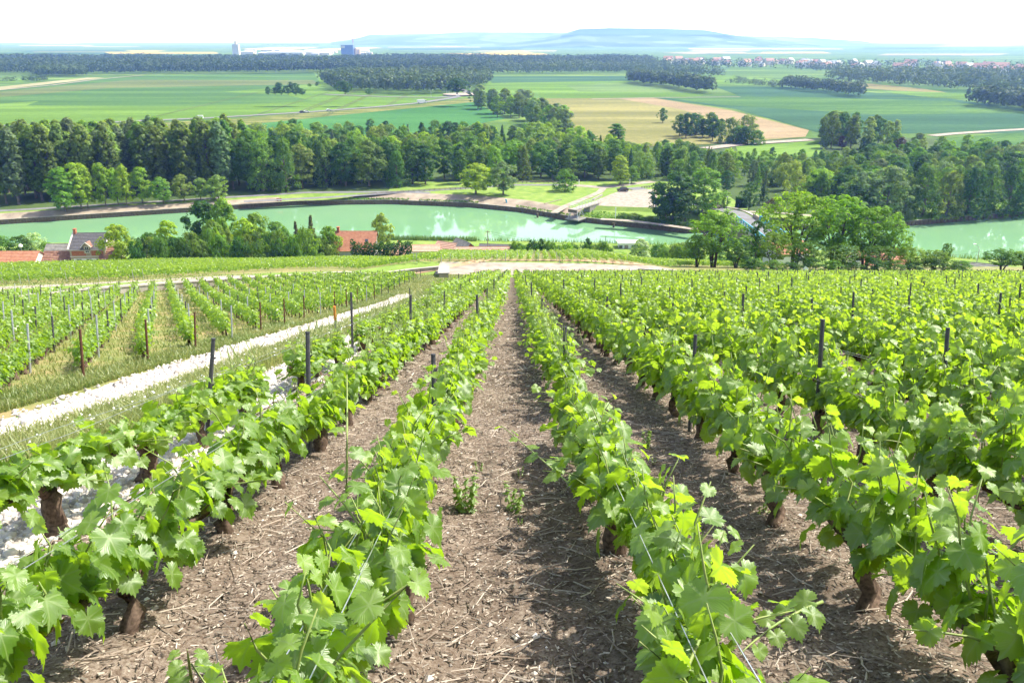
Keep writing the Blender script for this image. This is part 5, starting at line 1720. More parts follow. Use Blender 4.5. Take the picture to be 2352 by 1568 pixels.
# wooden rail along the lane
def rail(name, label, pix, n, hgt=.9):
    P = [Vector(at(px, py, 0, 150, 600)) for px, py in pix]
    seg = [0]
    for a, e in zip(P[:-1], P[1:]): seg.append(seg[-1] + (e - a).length)
    def pt(s):
        for i in range(len(P) - 1):
            if s <= seg[i + 1] + 1e-6: return P[i].lerp(P[i + 1], (s - seg[i]) / (seg[i + 1] - seg[i]))
        return P[-1]
    t = thing(name, label, 'fence', tuple(P[0]))
    Q = [pt(seg[-1] * k / (n - 1)) - P[0] for k in range(n)]
    for q in Q:
        b = MB(); b.tube([q, q + Vector((0, 0, hgt))], .13, 6); b.build('post', M['wood'], t)
    b = MB(); b.tube([q + Vector((0, 0, hgt * .85)) for q in Q], .11, 5); b.build('top_rail', M['wood'], t)
    b = MB(); b.tube([q + Vector((0, 0, hgt * .45)) for q in Q], .09, 5); b.build('lower_rail', M['wood'], t)


rail('rail_fence', 'wooden rail fence along the lane at the back of the meadow', [(1180, 421), (1235, 419.5), (1290, 421)], 12)
rail('rail_fence', 'wooden rail fence along the shaded lane left of the meadow trees', [(815, 452), (900, 444), (1000, 437), (1070, 434)], 22)
rail('rail_fence', 'short pale rail fence at the back of the car park', [(1474, 432), (1498, 430.5)], 5)

# ------------------------------------------------------------------ bridge
dz_ = -49.6
f0 = flat(1712, 503, dz_); n0 = flat(1800, 566, dz_)
v_ = Vector((n0[0] - f0[0], n0[1] - f0[1], 0)); BL = v_.length; ba = math.atan2(v_.y, v_.x)
t = thing('road_bridge', 'road bridge with blue truss parapets over the river behind the robinias', 'bridge', (f0[0], f0[1], dz_), ba)
b = MB(); b.box((BL / 2, 0, -.45), (BL, 7.4, .9)); b.build('deck', M['concrete'], t)
b = MB(); b.box((BL / 2, 0, .012), (BL, 5.6, .03)); b.build('roadway', M['road'], t)
for s in (-1, 1):
    par = MB()
    y_ = s * 3.45
    par.box((BL / 2, y_, 1.55), (BL - 5, .3, .3)); par.box((BL / 2, y_, .15), (BL - 5, .3, .3))
    k = 13
    for i in range(k):
        xx = 2.5 + (BL - 5) * i / (k - 1)
        par.box((xx, y_, .85), (.32, .34, 1.2))
        if i < k - 1:
            x2 = 2.5 + (BL - 5) * (i + 1) / (k - 1)
            par.tube([(xx, y_, .2), (x2, y_, 1.5)], .1, 5)
    par.build('parapet', M['blue_paint'], t)
    for xx in (-.5, BL + .5):
        b = MB(); b.box((xx, y_, .5), (5.6, .5, 1.2)); b.build('end_pier', M['limestone'], t)
for xx in (-1.0, BL + 1.0):
    b = MB(); b.box((xx, 0, -3.8), (5, 7.6, 6.0)); b.build('abutment', M['limestone'], t)
b = MB(); b.box((BL * .5, 0, -3.6), (1.6, 6.4, 5.5)); b.build('river_pier', M['limestone'], t)


def road_z(x, y):
    d = np.hypot(x - f0[0], y - f0[1])
    return dz_ + .03 + (FLOOR + .1 - dz_) * sm((d - 3) / 38)


u_ = -v_ / BL
side_ = Vector((-u_.y, u_.x, 0))
pth = [(f0[0] + u_.x * s + side_.x * o, f0[1] + u_.y * s + side_.y * o) for s, o in ((0, 0), (12, 0), (24, 1.5), (36, 6), (52, 14), (70, 22))]
ribbon('bridge_road', pth, [5.8, 6, 6, 6, 6, 6], M['road'], .05, 1.5, 2, zf=road_z)
ribbon('road_bank', pth, [8, 16, 20, 16, 12, 10], M['grass'], -.15, 1.5, 6, zf=lambda x, y: road_z(x, y))
pth2 = [(f0[0] + u_.x * s + side_.x * o, f0[1] + u_.y * s + side_.y * o) for s, o in ((4, -4.4), (14, -4.6), (24, -4.0), (36, 1.0))]
ribbon('pavement', pth2, 1.3, M['concrete'], .08, 1.5, 1, zf=road_z)
pth3 = [(f0[0] + u_.x * s + side_.x * o, f0[1] + u_.y * s + side_.y * o) for s, o in ((14, -5), (15, -12), (14, -26))]
ribbon('side_lane', pth3, 3.0, M['track'], .07, 1.5, 1, zf=road_z)
sl = Vector((f0[0], f0[1], dz_)) + u_ * 6 + side_ * 4.2
t = thing('road_sign', 'thin lamp post at the far end of the blue bridge', 'street lamp', tuple(sl))
b = MB(); b.tube([(0, 0, -1), (0, 0, 5.5)], .09, 6); b.build('post', M['post'], t)
b = MB(); b.box((0, 0, 5.6), (.6, .3, .2)); b.build('lamp_head', M['grey_post'], t)

# plants along the quay edges
n = 5200
xq = np.concatenate([rr.uniform(20, 150, n // 2), rr.uniform(-60, 22, n // 4), rr.uniform(20, 75, n // 4)]); dq = np.concatenate([.1 + 3.2 * rr.random(n // 2), .2 + .8 * rr.random(n // 4) ** 2, .3 + 6 * rr.random(n // 4)])
kq = (vnoise(xq, xq * 0, 5.0, 8) > .38) | (xq > 24)
xq, dq = xq[kq], dq[kq]
yq = np.interp(xq, *YF) + dq
Vq, Fq = quads(np.stack([xq, yq, bank_z(xq, yq) + .1 + .6 * rr.random(len(xq))], 1), rr.normal(size=(len(xq), 3)) + np.array([0, -.3, .6]), .16 + .18 * rr.random(len(xq)), rr)
ob = link('bank_plants', np_mesh('bank_plants', Vq, Fq, M['tree_leaf'])); ob.color = (.10, .19, .04, 1)
tag(ob, 'rank weeds growing along the far quay edge', 'plants', None, 'stuff')

# ------------------------------------------------------------------ the vineyard
ROW0, ROWS = -0.58, 1.15
SLOPE = 0.2708


def leaf_outline(r, detail=True):
    """lobed, toothed vine leaf outline in polar form around the petiole; width about 1"""
    keys = [0, .26, .50, .62, .92, 1.22, 1.45, 1.85, 2.25, 2.65, 2.95, 3.14159]
    rad = [.72, .62, .55, .55, .61, .56, .52, .54, .50, .46, .38, .06]
    if detail:
        n = 44
        th = np.linspace(-np.pi, np.pi, n + 1)[:-1]
        rr = np.interp(np.abs(th), keys, rad)
        rr = rr * (1 + 0.085 * np.where(np.arange(n) % 2 == 0, 1, -1)) * (1 + .05 * (r.random(n) - .5))
    else:
        th = np.array([-2.75, -1.9, -1.45, -.92, -.5, 0, .5, .92, 1.45, 1.9, 2.75]); rr = np.interp(np.abs(th), keys, rad)
    return np.stack([rr * np.sin(th), rr * np.cos(th)], 1)


def leaf_geo(r, detail=True):
    """vertices (petiole joint at the origin, tip +y, face +z), fan triangles and uv"""
    o = leaf_outline(r, detail)
    fold = .10 + .32 * r.random(); cup = -.18 - .35 * r.random(); ph = r.random() * 6.28
    c0 = np.array([[0, .06]])
    if detail:
        mid = o * .55
        P = np.concatenate([c0, mid[::2], o])
    else:
        P = np.concatenate([c0, o])
    rad = np.hypot(P[:, 0], P[:, 1]); an = np.arctan2(P[:, 0], P[:, 1])
    z = fold * np.abs(P[:, 0]) + cup * rad ** 2 + .05 * np.sin(an * 5 + ph) * rad * 1.6 + .04 * np.sin(3 * P[:, 1] * 4 + ph) * rad
    V = np.column_stack([P, z])
    n = len(o)
    if detail:
        m = len(mid[::2]); T = []
        for i in range(m):
            j = (i + 1) % m
            T.append((0, 1 + j, 1 + i))
            a, b_, c = 1 + m + 2 * i, 1 + m + (2 * i + 1) % n, 1 + m + (2 * i + 2) % n
            T += [(1 + i, b_, a), (1 + i, 1 + j, b_), (1 + j, c, b_)]
        T = np.array(T)
        T = np.array([t for t in T if True])[:, ::-1]
    else:
        T = np.array([(0, 1 + (i + 1) % n, 1 + i) for i in range(n)])[:, ::-1]
    # keep the face looking up
    a, b_, c = V[T[0]]
    if np.cross(b_ - a, c - a)[2] < 0: T = T[:, ::-1]
    return V, T, P


rl = np.random.default_rng(21)
LEAF = []
for i in range(26):
    V, T_, P = leaf_geo(rl, True)
    LEAF.append(np_mesh('leaf', V, T_, M['vine_leaf'], uv=P, tint=np.full(len(V), [0.0, .12, .3, .55, .95][min(4, i // 6)]), smooth=True))
LG = [leaf_geo(rl, False) for _ in range(8)]


def frames(nrm, tip):
    nrm = nrm / np.linalg.norm(nrm, axis=1, keepdims=True)
    tip = tip - nrm * (tip * nrm).sum(1, keepdims=True)
    tip /= np.linalg.norm(tip, axis=1, keepdims=True) + 1e-9
    return np.cross(tip, nrm), tip, nrm


def vine_plan(r, ncane=16, span=1.12, hmax=1.0):
    """canes (point lists) and leaves (pos, frame, size, tint) of one vine; x along the row, z up"""
    canes = []; pos = []; nr = []; tp = []; sz = []; ti = []
    for k in range(ncane):
        x0 = (k + .5 + .6 * (r.random() - .5)) / ncane * span - span / 2
        h = hmax * (.70 + .34 * r.random())
        if r.random() < .1: h *= 1.14
        lx = .22 * (r.random() - .5); ly = .11 * r.normal(); z0 = .34 + .08 * r.random()
        side = r.random() < .11
        if side: ly = .34 * np.sign(r.random() - .5) * (.7 + .6 * r.random()); h *= .8
        pts = []
        for j in range(5):
            t = j / 4
            pts.append(np.array([x0 * (1 - .0) + lx * t, ly * t ** 1.4 + .03 * r.normal() * t, z0 + (h - z0) * (t - .18 * t ** 2 * side * 2.4)]))
        canes.append(pts)
        L = h - z0
        nl = max(5, int(L / .060))
        sgn = 1
        for j in range(nl):
            t = (j + .4) / nl
            p = np.array([np.interp(t, [0, .25, .5, .75, 1], [q[a] for q in pts]) for a in range(3)])
            sgn = -sgn
            az = sgn * np.pi / 2 + r.normal() * .75
            out = np.array([np.cos(az), np.sin(az), 0])
            ml = 1 - max(0, t - .6) / .4 * .62
            pl = (.035 + .06 * r.random()) * ml
            pp = p + out * pl + np.array([0, 0, .03 * r.random() + .01])
            s = (.090 + .064 * r.random()) * ml
            pos.append(pp)
            up = .55 + .5 * t
            nr.append(out * .75 + np.array([0, 0, up]) + .42 * r.normal(size=3))
            tp.append(out * .8 + np.array([0, 0, -.55 + .35 * t]) + .25 * r.normal(size=3))
            sz.append(s); ti.append(np.clip((t - .55) * 1.9 + .18 * r.normal(), 0, 1))
        # leaves close to the head
        for j in range(2):
            az = r.random() * 6.28; out = np.array([np.cos(az) * .5, np.sin(az), 0])
            pos.append(pts[0] + out * (.08 + .12 * r.random()) + np.array([0, 0, .06 * r.normal() + .02])); nr.append(out * .9 + np.array([0, 0, .6]) + .35 * r.normal(size=3))
            tp.append(out * .6 + np.array([0, 0, -.8])); sz.append(.09 + .05 * r.random()); ti.append(0.0)
    fb, ft, fn = frames(np.array(nr), np.array(tp))
    return canes, np.array(pos), fb, ft, fn, np.array(sz), np.array(ti)


def vine_trunk(seed):
    r = np.random.default_rng(seed)
    b = MB()
    k = .036 + .034 * r.random()
    p = [Vector((.02 * r.normal(), .02 * r.normal(), z)) for z in (-.06, .02, .09, .17, .25, .33)]
    p[5].x += .05 * r.normal(); p[4].y += .02 * r.normal()
    b.tube(p, [k * 1.25, k * 1.1, k * (.8 + .3 * r.random()), k * (.75 + .3 * r.random()), k * .85, k * .65], 9)
    b.sphere((p[0].x, p[0].y, .02), k * 1.35, 8, 0, .7)
    for s in (-1, 1):
        if s < 0 and r.random() < .3: continue
        q = [p[4], p[5] + Vector((s * .12, .02 * r.normal(), .02 + .05 * r.random())), p[5] + Vector((s * .33, .03 * r.normal(), .03)), p[5] + Vector((s * .55, .02 * r.normal(), .05))]
        b.tube(q, [k * .6, k * .45, .018, .011], 7)
    me = b.mesh('trunk', M['vine_bark'], True)
    # knobbly old wood
    for v in me.vertices:
        if v.co.z > 0: v.co += Vector((.008 * r.normal(), .008 * r.normal(), .006 * r.normal()))
    return me


VT = [vine_trunk(60 + i) for i in range(7)]
CANES_ = []


def leaf_cloud(pos, fb, ft, fn, sz, geos, pick):
    """join many leaves; geos list of (V,T,P); pick = index of geometry per leaf"""
    Vs = []; Ts = []; Us = []; base = 0
    Vo = []; owner = []
    for g in range(len(geos)):
        k = np.where(pick == g)[0]
        if not len(k): continue
        V, T_, P = geos[g]
        W = (pos[k][:, None, :] + sz[k][:, None, None] * (V[None, :, 0:1] * fb[k][:, None, :] + V[None, :, 1:2] * ft[k][:, None, :] + V[None, :, 2:3] * fn[k][:, None, :]))
        n, m = W.shape[:2]
        Vs.append(W.reshape(-1, 3)); Us.append(np.tile(P, (n, 1))); owner.append(np.repeat(k, m))
        Ts.append((T_[None] + (np.arange(n) * m)[:, None, None]).reshape(-1, T_.shape[1]) + base)
        base += n * m
    return np.concatenate(Vs), np.concatenate(Ts), np.concatenate(Us), np.concatenate(owner)


KITE = []
for i in range(4):
    r_ = np.random.default_rng(i)
    f = .15 + .3 * r_.random()
    P = np.array([[0, -.28], [.5, .1], [0, .72], [-.5, .1]])
    V = np.column_stack([P, [0, f * .5, -.12, f * .5]])
    KITE.append((V, np.array([[0, 1, 2], [0, 2, 3]]), P))

FOL = []
for i in range(9):
    r_ = np.random.default_rng(300 + i)
    canes, pos, fb, ft, fn, sz, ti = vine_plan(r_)
    V, T_, U, ow = leaf_cloud(pos, fb, ft, fn, sz, LG, r_.integers(0, 8, len(pos)))
    me = np_mesh('foliage', V, T_, M['vine_leaf'], uv=U, tint=ti[ow])
    b = MB()
    for c in canes: b.tube([Vector(q) for q in c], [.006, .005, .0045, .004, .002], 4)
    FOL.append((me, b.mesh('canes', M['cane'])))

# positions of every vine: (x, y, heading, row name, number in the row)
VINES = []
ROWH = {-2: .64, -1: .80, 0: .86, 1: .84, 2: .95}
rv = np.random.default_rng(99)
row_names = {}
for k in range(-2, 54):
    X = ROW0 + ROWS * k + (0.02 if k < 0 else 0)
    side = 'left' if k <= 0 else 'right'
    row_names[k] = f"{nth(1 - k) if k <= 0 else nth(k)} row {side} of the bare path"
    y = {0: 1.75, 1: 1.55, 2: 1.95, -1: 1.75, -2: 2.05}.get(k, 1.2 + rv.random())
    yend = np.interp(X, *YW) - (1.6 if X < 20 else .5)
    i = 0
    while y < yend:
        if not (rv.random() < (.22 if k == -2 else .03) and y > 5):
            VINES.append([X + .03 * rv.normal(), y, 0.0, k, 'main'])
        y += 1.09 + .05 * rv.normal()

# left block: rows turned 24 degrees to the left, ends along x = -10.6
HA = math.radians(24.5)
LS = 1.42
dirv = np.array([-math.sin(HA), math.cos(HA)])
for k in range(0, 60):
    s0 = 11.5 + k * LS / math.sin(HA)
    if s0 > 92: break
    p = np.array([-10.9, s0]) + dirv * .5
    n = 0
    while True:
        if p[1] > np.interp(p[0], *YW) - 8.5 - .14 * max(0, -p[0] - 18) or p[0] < -60: break
        if p[1] > 15 and rv.random() > .06:
            VINES.append([p[0] + .03 * rv.normal(), p[1], HA, 1000 + k, 'left'])
        p = p + dirv * 1.12; n += 1
for k in range(1, 32):
    s0 = 11.5 - k * LS / math.sin(HA)
    p = np.array([-10.9, s0]) + dirv * .5
    while True:
        p = p + dirv * 1.12
        if p[1] > np.interp(p[0], *YW) - 8.5 - .14 * max(0, -p[0] - 18) or p[0] < -62: break
        if p[1] > 17: VINES.append([p[0], p[1], HA, 900 - k, 'left'])

# far blocks beyond the top wall, left and centre, thin lines above the houses
def far_block(px_poly, rowdir, spacing, tagname, step=1.15):
    P = np.array([at(a, b_)[:2] for a, b_ in px_poly])
    c = P.mean(0)
    d = np.array([math.sin(rowdir), math.cos(rowdir)]); e = np.array([d[1], -d[0]])
    R = np.abs(P - c).max() * 1.6
    for i in np.arange(-R, R, spacing):
        for j in np.arange(-R, R, step):
            q = c + e * i + d * j
            if in_poly(np.array([q[0]]), np.array([q[1]]), [tuple(p) for p in P])[0]:
                VINES.append([q[0] + .04 * rv.normal(), q[1] + .04 * rv.normal(), -rowdir, 2000, tagname])


far_block([(-80, 655), (210, 645), (420, 634), (620, 622), (760, 616), (900, 610), (1010, 603), (1010, 588), (760, 583), (540, 590), (310, 606), (60, 612), (-80, 618)], math.radians(-64), 1.15, 'farleft')
far_block([(1010, 601), (1230, 601), (1450, 606), (1600, 612), (1750, 616), (1750, 600), (1500, 590), (1250, 584), (1010, 584)], math.radians(2), 1.2, 'farmid')
far_block([(-60, 598), (60, 598), (170, 595), (240, 594), (200, 590), (60, 592), (-60, 593)], math.radians(-80), 1.6, 'farleft')
far_block([(1000, 574), (1120, 577), (1250, 580), (1400, 586), (1400, 583), (1250, 577), (1120, 573), (1000, 570)], math.radians(88), 1.6, 'farmid')

VA = np.array([[v[0], v[1], v[2]] for v in VINES])
VZ = G(VA[:, 0], VA[:, 1])
pxs = []; keep = []
zc = VA[:, 1] * CP - (VZ + .7) * SP
ppx = 512 + FPX * VA[:, 0] / zc
yc = VA[:, 1] * SP + (VZ + .75) * CP
ppy = 341 - FPX * yc / zc
yc2 = VA[:, 1] * SP + (VZ + .1) * CP
inview = (ppx > -330 * np.minimum(1, 2.4 / zc) - 10) & (ppx < 1024 + 330 * np.minimum(1, 2.4 / zc) + 10) & (ppy < 740)
near_ok = VA[:, 1] > 1.45
beside = (ppx > -20 - FPX * 3.6 / np.maximum(zc, 1)) & (ppx < 1044 + FPX * 3.6 / np.maximum(zc, 1)) & (VA[:, 1] > 1.3)   # just past the frame: in the mass
sel = (inview & near_ok) | (beside & (ppy < 900))
infr = (inview & near_ok)[sel]
VINES = [v for v, a in zip(VINES, sel) if a]
VZ = VZ[sel]; zc = zc[sel]
order = np.argsort(zc)
INDIV = set([int(i) for i in order if infr[i]][:300])
rowcount = {}
LEAF_NEAR = 8.0
tot_leaf = 0


def slope_frame(heading, x, y):
    """row axis follows the slope"""
    g = math.atan2(Gs(x, y + .5) - Gs(x, y - .5), 1.0)
    c = math.cos(heading)
    ax = Vector((-math.sin(heading), math.cos(heading), math.tan(g) * c)).normalized()
    up = Vector((0, -math.sin(g * .55), math.cos(g * .55)))
    ay = up.cross(ax).normalized()
    up = ax.cross(ay)
    m = Matrix.Identity(4)
    m.col[0][:3] = ax; m.col[1][:3] = ay; m.col[2][:3] = up
    m.translation = (x, y, Gs(x, y))
    return m


order_l = [i for i in order if i in INDIV]
names_left = {}
for q, i in enumerate(order_l):
    x, y, hd, k, blk = VINES[i]
    rowcount[(blk, k)] = rowcount.get((blk, k), 0) + 1
    nn = rowcount[(blk, k)]
    if blk == 'main':
        lab = f"leafy grape vine, {nth(nn)} plant up the {row_names[k]}"
    else:
        if k not in names_left: names_left[k] = len(names_left) + 1
        lab = f"grape vine beyond the white stones, {nth(nn)} plant of {nth(names_left[k])} visible row"
    t = bpy.data.objects.new('grape_vine', None); t.empty_display_size = .1
    COL.objects.link(t)
    tag(t, lab, 'grape vine', 'grape vines of the right slope' if blk == 'main' else 'grape vines of the left block')
    mt = slope_frame(hd, x, y)
    if rv.random() < .5: mt = mt @ Matrix.Rotation(math.pi, 4, 'Z')
    hm = ROWH.get(k, 1.0) if blk == 'main' else .95
    t.matrix_world = mt
    tk = link('trunk', VT[int(rv.integers(len(VT)))], t)
    s = 1.0 + .2 * rv.random(); tk.scale = (1, s, 1)
    if zc[i] < LEAF_NEAR:
        r_ = np.random.default_rng(4000 + q)
        canes, pos, fb, ft, fn, sz, ti = vine_plan(r_, 18 if zc[i] < 6 else 16, 1.14, .99 * hm)
        for c in canes:
            b = MB(); b.tube([Vector(p) for p in c], [.0065, .0055, .005, .0042, .002], 5)
            link('cane', b.mesh('cane', M['cane'], True), t)
        for j in range(len(pos)):
            mm = Matrix.Identity(4)
            a = fb[j] * sz[j]; e = ft[j] * sz[j]; n_ = fn[j] * sz[j]
            for rr_ in range(3):
                mm[rr_][0] = a[rr_]; mm[rr_][1] = e[rr_]; mm[rr_][2] = n_[rr_]; mm[rr_][3] = pos[j][rr_]
            c5 = int(np.clip(ti[j] * 5, 0, 4)); hi_ = 26 if c5 == 4 else 6 * c5 + 6
            link('leaf', LEAF[int(r_.integers(6 * c5, hi_))], t, matrix=mm)
        tot_leaf += len(pos)
    else:
        me, mc = FOL[int(rv.integers(len(FOL)))]
        f = link('foliage', me, t); f['kind'] = 'stuff'
        f.scale = (1.02, 1.0, hm * (.92 + .16 * rv.random()))
        link('canes', mc, t)['kind'] = 'stuff'

# the rest of the vines as one mass per parcel
def vine_mass(name, label, idx, seed):
    r = np.random.default_rng(seed)
    pos = []; nr = []; tp = []; sz = []; ti = []; pk = []
    tb = MB()
    for i in idx:
        x, y, hd, k, blk = VINES[i]
        d = zc[i]
        z = VZ[i]
        n, s = (210, .115) if d < 10 else (120, .125) if d < 26 else (85, .145) if d < 38 else (56, .175) if d < 62 else (34, .21)
        if blk in ('farleft', 'farmid'): n = 30
        u = (r.random(n) - .5) * 1.12
        v = np.clip(r.normal(size=n) * (.15 if blk == 'main' else .12), -.36, .36)
        w = .24 + .70 * r.random(n) ** .8
        w = np.where(r.random(n) < .10, w + .14, w)
        ax = np.array([-math.sin(hd), math.cos(hd)]); ay = np.array([ax[1], -ax[0]])
        X = x + ax[0] * u + ay[0] * v; Y = y + ax[1] * u + ay[1] * v
        gz = z + (Y - y) * (-.27 if y < 95 else -.21)
        pos.append(np.stack([X, Y, gz + w], 1))
        o = np.sign(v)[:, None] * np.array([ay[0], ay[1], 0])[None]
        nr.append(o * .7 + np.array([0, 0, .75]) + .5 * r.normal(size=(n, 3)))
        tp.append(o * .7 + np.array([0, 0, -.5]) + .4 * r.normal(size=(n, 3)))
        sz.append(s * (.7 + .6 * r.random(n)))
        pk.append(r.integers(0, 4, n) if d > 12 else 4 + r.integers(0, 8, n))
        ti.append(np.clip((w - .7) * 2.0 + .2 * r.normal(size=n), 0, 1))
        if d < 60 and r.random() < .9:
            tb.tube([(x, y, z - .05), (x + .03 * r.normal(), y + .03 * r.normal(), z + .4)], [.055, .03], 5, 1)
    pos = np.concatenate(pos); fb, ft, fn = frames(np.concatenate(nr), np.concatenate(tp)); sz = np.concatenate(sz); ti = np.concatenate(ti)
    V, T_, U, ow = leaf_cloud(pos, fb, ft, fn, sz, KITE + LG, np.concatenate(pk))
    me = np_mesh(name, V, T_, M['far_leaf'], uv=U, tint=ti[ow])
    o = link(name, me); tag(o, label, 'vineyard', None, 'stuff')
    if tb.v: tag(tb.build('trunk_stubs', M['vine_bark'], o), kind='stuff')
    return o


rest = [int(i) for i in order if i not in INDIV]
vine_mass('vineyard_rows', 'leafy vine rows covering the rest of the right slope', [i for i in rest if VINES[i][4] == 'main'], 1)
vine_mass('vineyard_rows', 'vine rows filling the left block beyond the white stones', [i for i in rest if VINES[i][4] == 'left'], 2)
vine_mass('vineyard_rows', 'vines of the sunken parcel beyond the long left wall', [i for i in rest if VINES[i][4] == 'farleft'], 3)
vine_mass('vineyard_rows', 'thin band of vines below the chalk track towards the river', [i for i in rest if VINES[i][4] == 'farmid'], 4)

# ------------------------------------------------------------------ posts
def post_mesh(h, mat, r=.034, cap=True):
    b = MB()
    b.tube([(0, 0, -.2), (0, 0, h * .5), (0, 0, h)], [r, r, r * .95], 8)
    b.tube([(0, 0, h), (0, 0, h + .012)], [r * 1.12, r * 1.0], 8)
    for z in (.35, .62, .9):
        b.tube([(r * .8, 0, z), (r * 1.7, 0, z + .02)], .008, 4)
    return b.mesh('post', mat)


PM = [post_mesh(1.1, M['post'], .020), post_mesh(1.02, M['post'], .018), post_mesh(1.18, M['post'], .022)]
PL = [post_mesh(1.28, M['rust_post'], .035), post_mesh(1.32, M['grey_post'], .03), post_mesh(1.2, M['post'], .032)]
POSTS = []
first = {0: 5.3, 1: 8.2, 2: 6.9, 3: 6.7, 4: 6.7, -1: 6.0, -2: 6.7}
FH = {1: .9, -1: 1.02, -2: .92}
for k in range(-2, 54):
    X = ROW0 + ROWS * k
    y = first.get(k, 6.2 + 1.4 * rv.random())
    while y < np.interp(X, *YW) - 1:
        POSTS.append((X + .02 * rv.normal(), y, 'main', k))
        y += 6.4 + .5 * rv.normal()
for k in range(-31, 60):
    s0 = 11.5 + k * LS / math.sin(HA)
    p = np.array([-10.75, s0])
    j = 0
    while True:
        if p[1] > np.interp(p[0], *YW) - 7.5 - .14 * max(0, -p[0] - 18) or p[0] < -60: break
        if p[1] > 16: POSTS.append((p[0], p[1], 'left', k, j))
        p = p + dirv * 5.2; j += 1
pp = []
for P in POSTS:
    z = Gs(P[0], P[1]); a, b_, c = proj(P[0], P[1], z + .9)
    if -20 < a / PS < 1040 and b_ / PS < 690: pp.append((c, P))
pp.sort(key=lambda t: t[0])
pc = {}
for c, P in pp[:300]:
    if P[2] == 'main':
        me = PM[int(rv.integers(3))]
        pc[P[3]] = pc.get(P[3], 0) + 1
        lab = f"dark vineyard post, {nth(pc[P[3]])} along the {row_names[P[3]]}"
        nm = 'vineyard_post'
    else:
        me = PL[0 if P[4] == 0 else (1 if P[4] % 2 else 2)]
        if P[4] == 0 and P[3] % 4 == 1: me = PL[1]
        kk = ('l', P[4] == 0, me is PL[1])
        pc[kk] = pc.get(kk, 0) + 1
        colr = {0: 'rusty brown', 1: 'grey metal', 2: 'dark'}[PL.index(me)]
        if me is PL[2]: pc['ld'] = pc.get('ld', 0) + 1
        lab = f"{colr} {'end' if P[4] == 0 else 'inner'} post of the left vine block, {nth(pc[kk])} nearest such"
        nm = 'vineyard_post'
    o = link(nm, me, loc=(P[0], P[1], Gs(P[0], P[1])))
    ln = .035 if P[2] == 'main' else .03
    ln *= .5
    if P[2] == 'main' and pc[P[3]] == 1 and P[3] in FH: o.scale = (1, 1, FH[P[3]])
    o.rotation_euler = (-.24 + ln * rv.normal(), ln * rv.normal(), 0)
    if P[2] == 'main' and P[3] == -2 and pc[-2] == 1: o.rotation_euler = (-.22, .12, 0)
    tag(o, lab, 'post', 'posts of the right slope' if P[2] == 'main' else 'posts of the left block')
if len(pp) > 300:
    b = MB()
    for c, P in pp[300:]:
        z = Gs(P[0], P[1])
        b.tube([(P[0], P[1], z), (P[0], P[1] + .1, z + 1.12)], .032, 5)
    tag(b.build('vineyard_posts', M['post']), 'distant dark posts standing among the farther vine rows', 'post', None, 'stuff')
b = MB()
for i in range(95):
    a, b2 = -40 + 1060 * rv.random(), 0
    lo = np.interp(a, [-40, 200, 600, 1020], [664, 652, 628, 603]); hi_ = np.interp(a, [-40, 310, 760, 1020], [616, 606, 584, 584])
    x, y, z = at(a, lo + (hi_ - lo) * rv.random())
    b.tube([(x, y, z), (x, y, z + 1.2)], .03, 4)
for i in range(50):
    x, y, z = at(1020 + 600 * rv.random(), 590 + 12 * rv.random())
    b.tube([(x, y, z), (x, y, z + 1.2)], .03, 4)
tag(b.build('far_posts', M['grey_post']), 'thin pale posts among the vines beyond the top track', 'post', None, 'stuff')

# orange tipped marker stake beside the stones
sx, sy = -4.6, 19.6
sz = Gs(sx, sy)
t = thing('marker_stake', 'grey stake with an orange painted tip left of the vines', 'stake', (sx, sy, sz))
ht = .85
b = MB(); b.tube([(0, 0, -.1), (0, 0, ht - .38)], .035, 8); b.build('shaft', M['grey_post'], t)
b = MB(); b.tube([(0, 0, ht - .38), (0, 0, ht)], .037, 8); b.build('tip', M['orange'], t)

# ------------------------------------------------------------------ wires
for k in range(-2, 7):
    X = ROW0 + ROWS * k
    for j, (h, dy) in enumerate(((.40, 0.0), (.66, .05), (.66, -.05))):
        b = MB()
        yy = [1.0, 4.6, 6.0, 8.5, 12.5, 19, 30]
        pts = [(X + dy + .012 * rv.normal(), y, Gs(X, y) + h + .02 * rv.normal()) for y in yy]
        b.tube(pts, .0021, 4)
        o = b.build('trellis_wire', M['wire'])
        tag(o, f"{['low fruiting', 'upper right', 'upper left'][j]} trellis wire strung along the {row_names[k]}", 'wire', 'trellis wires of the near rows')

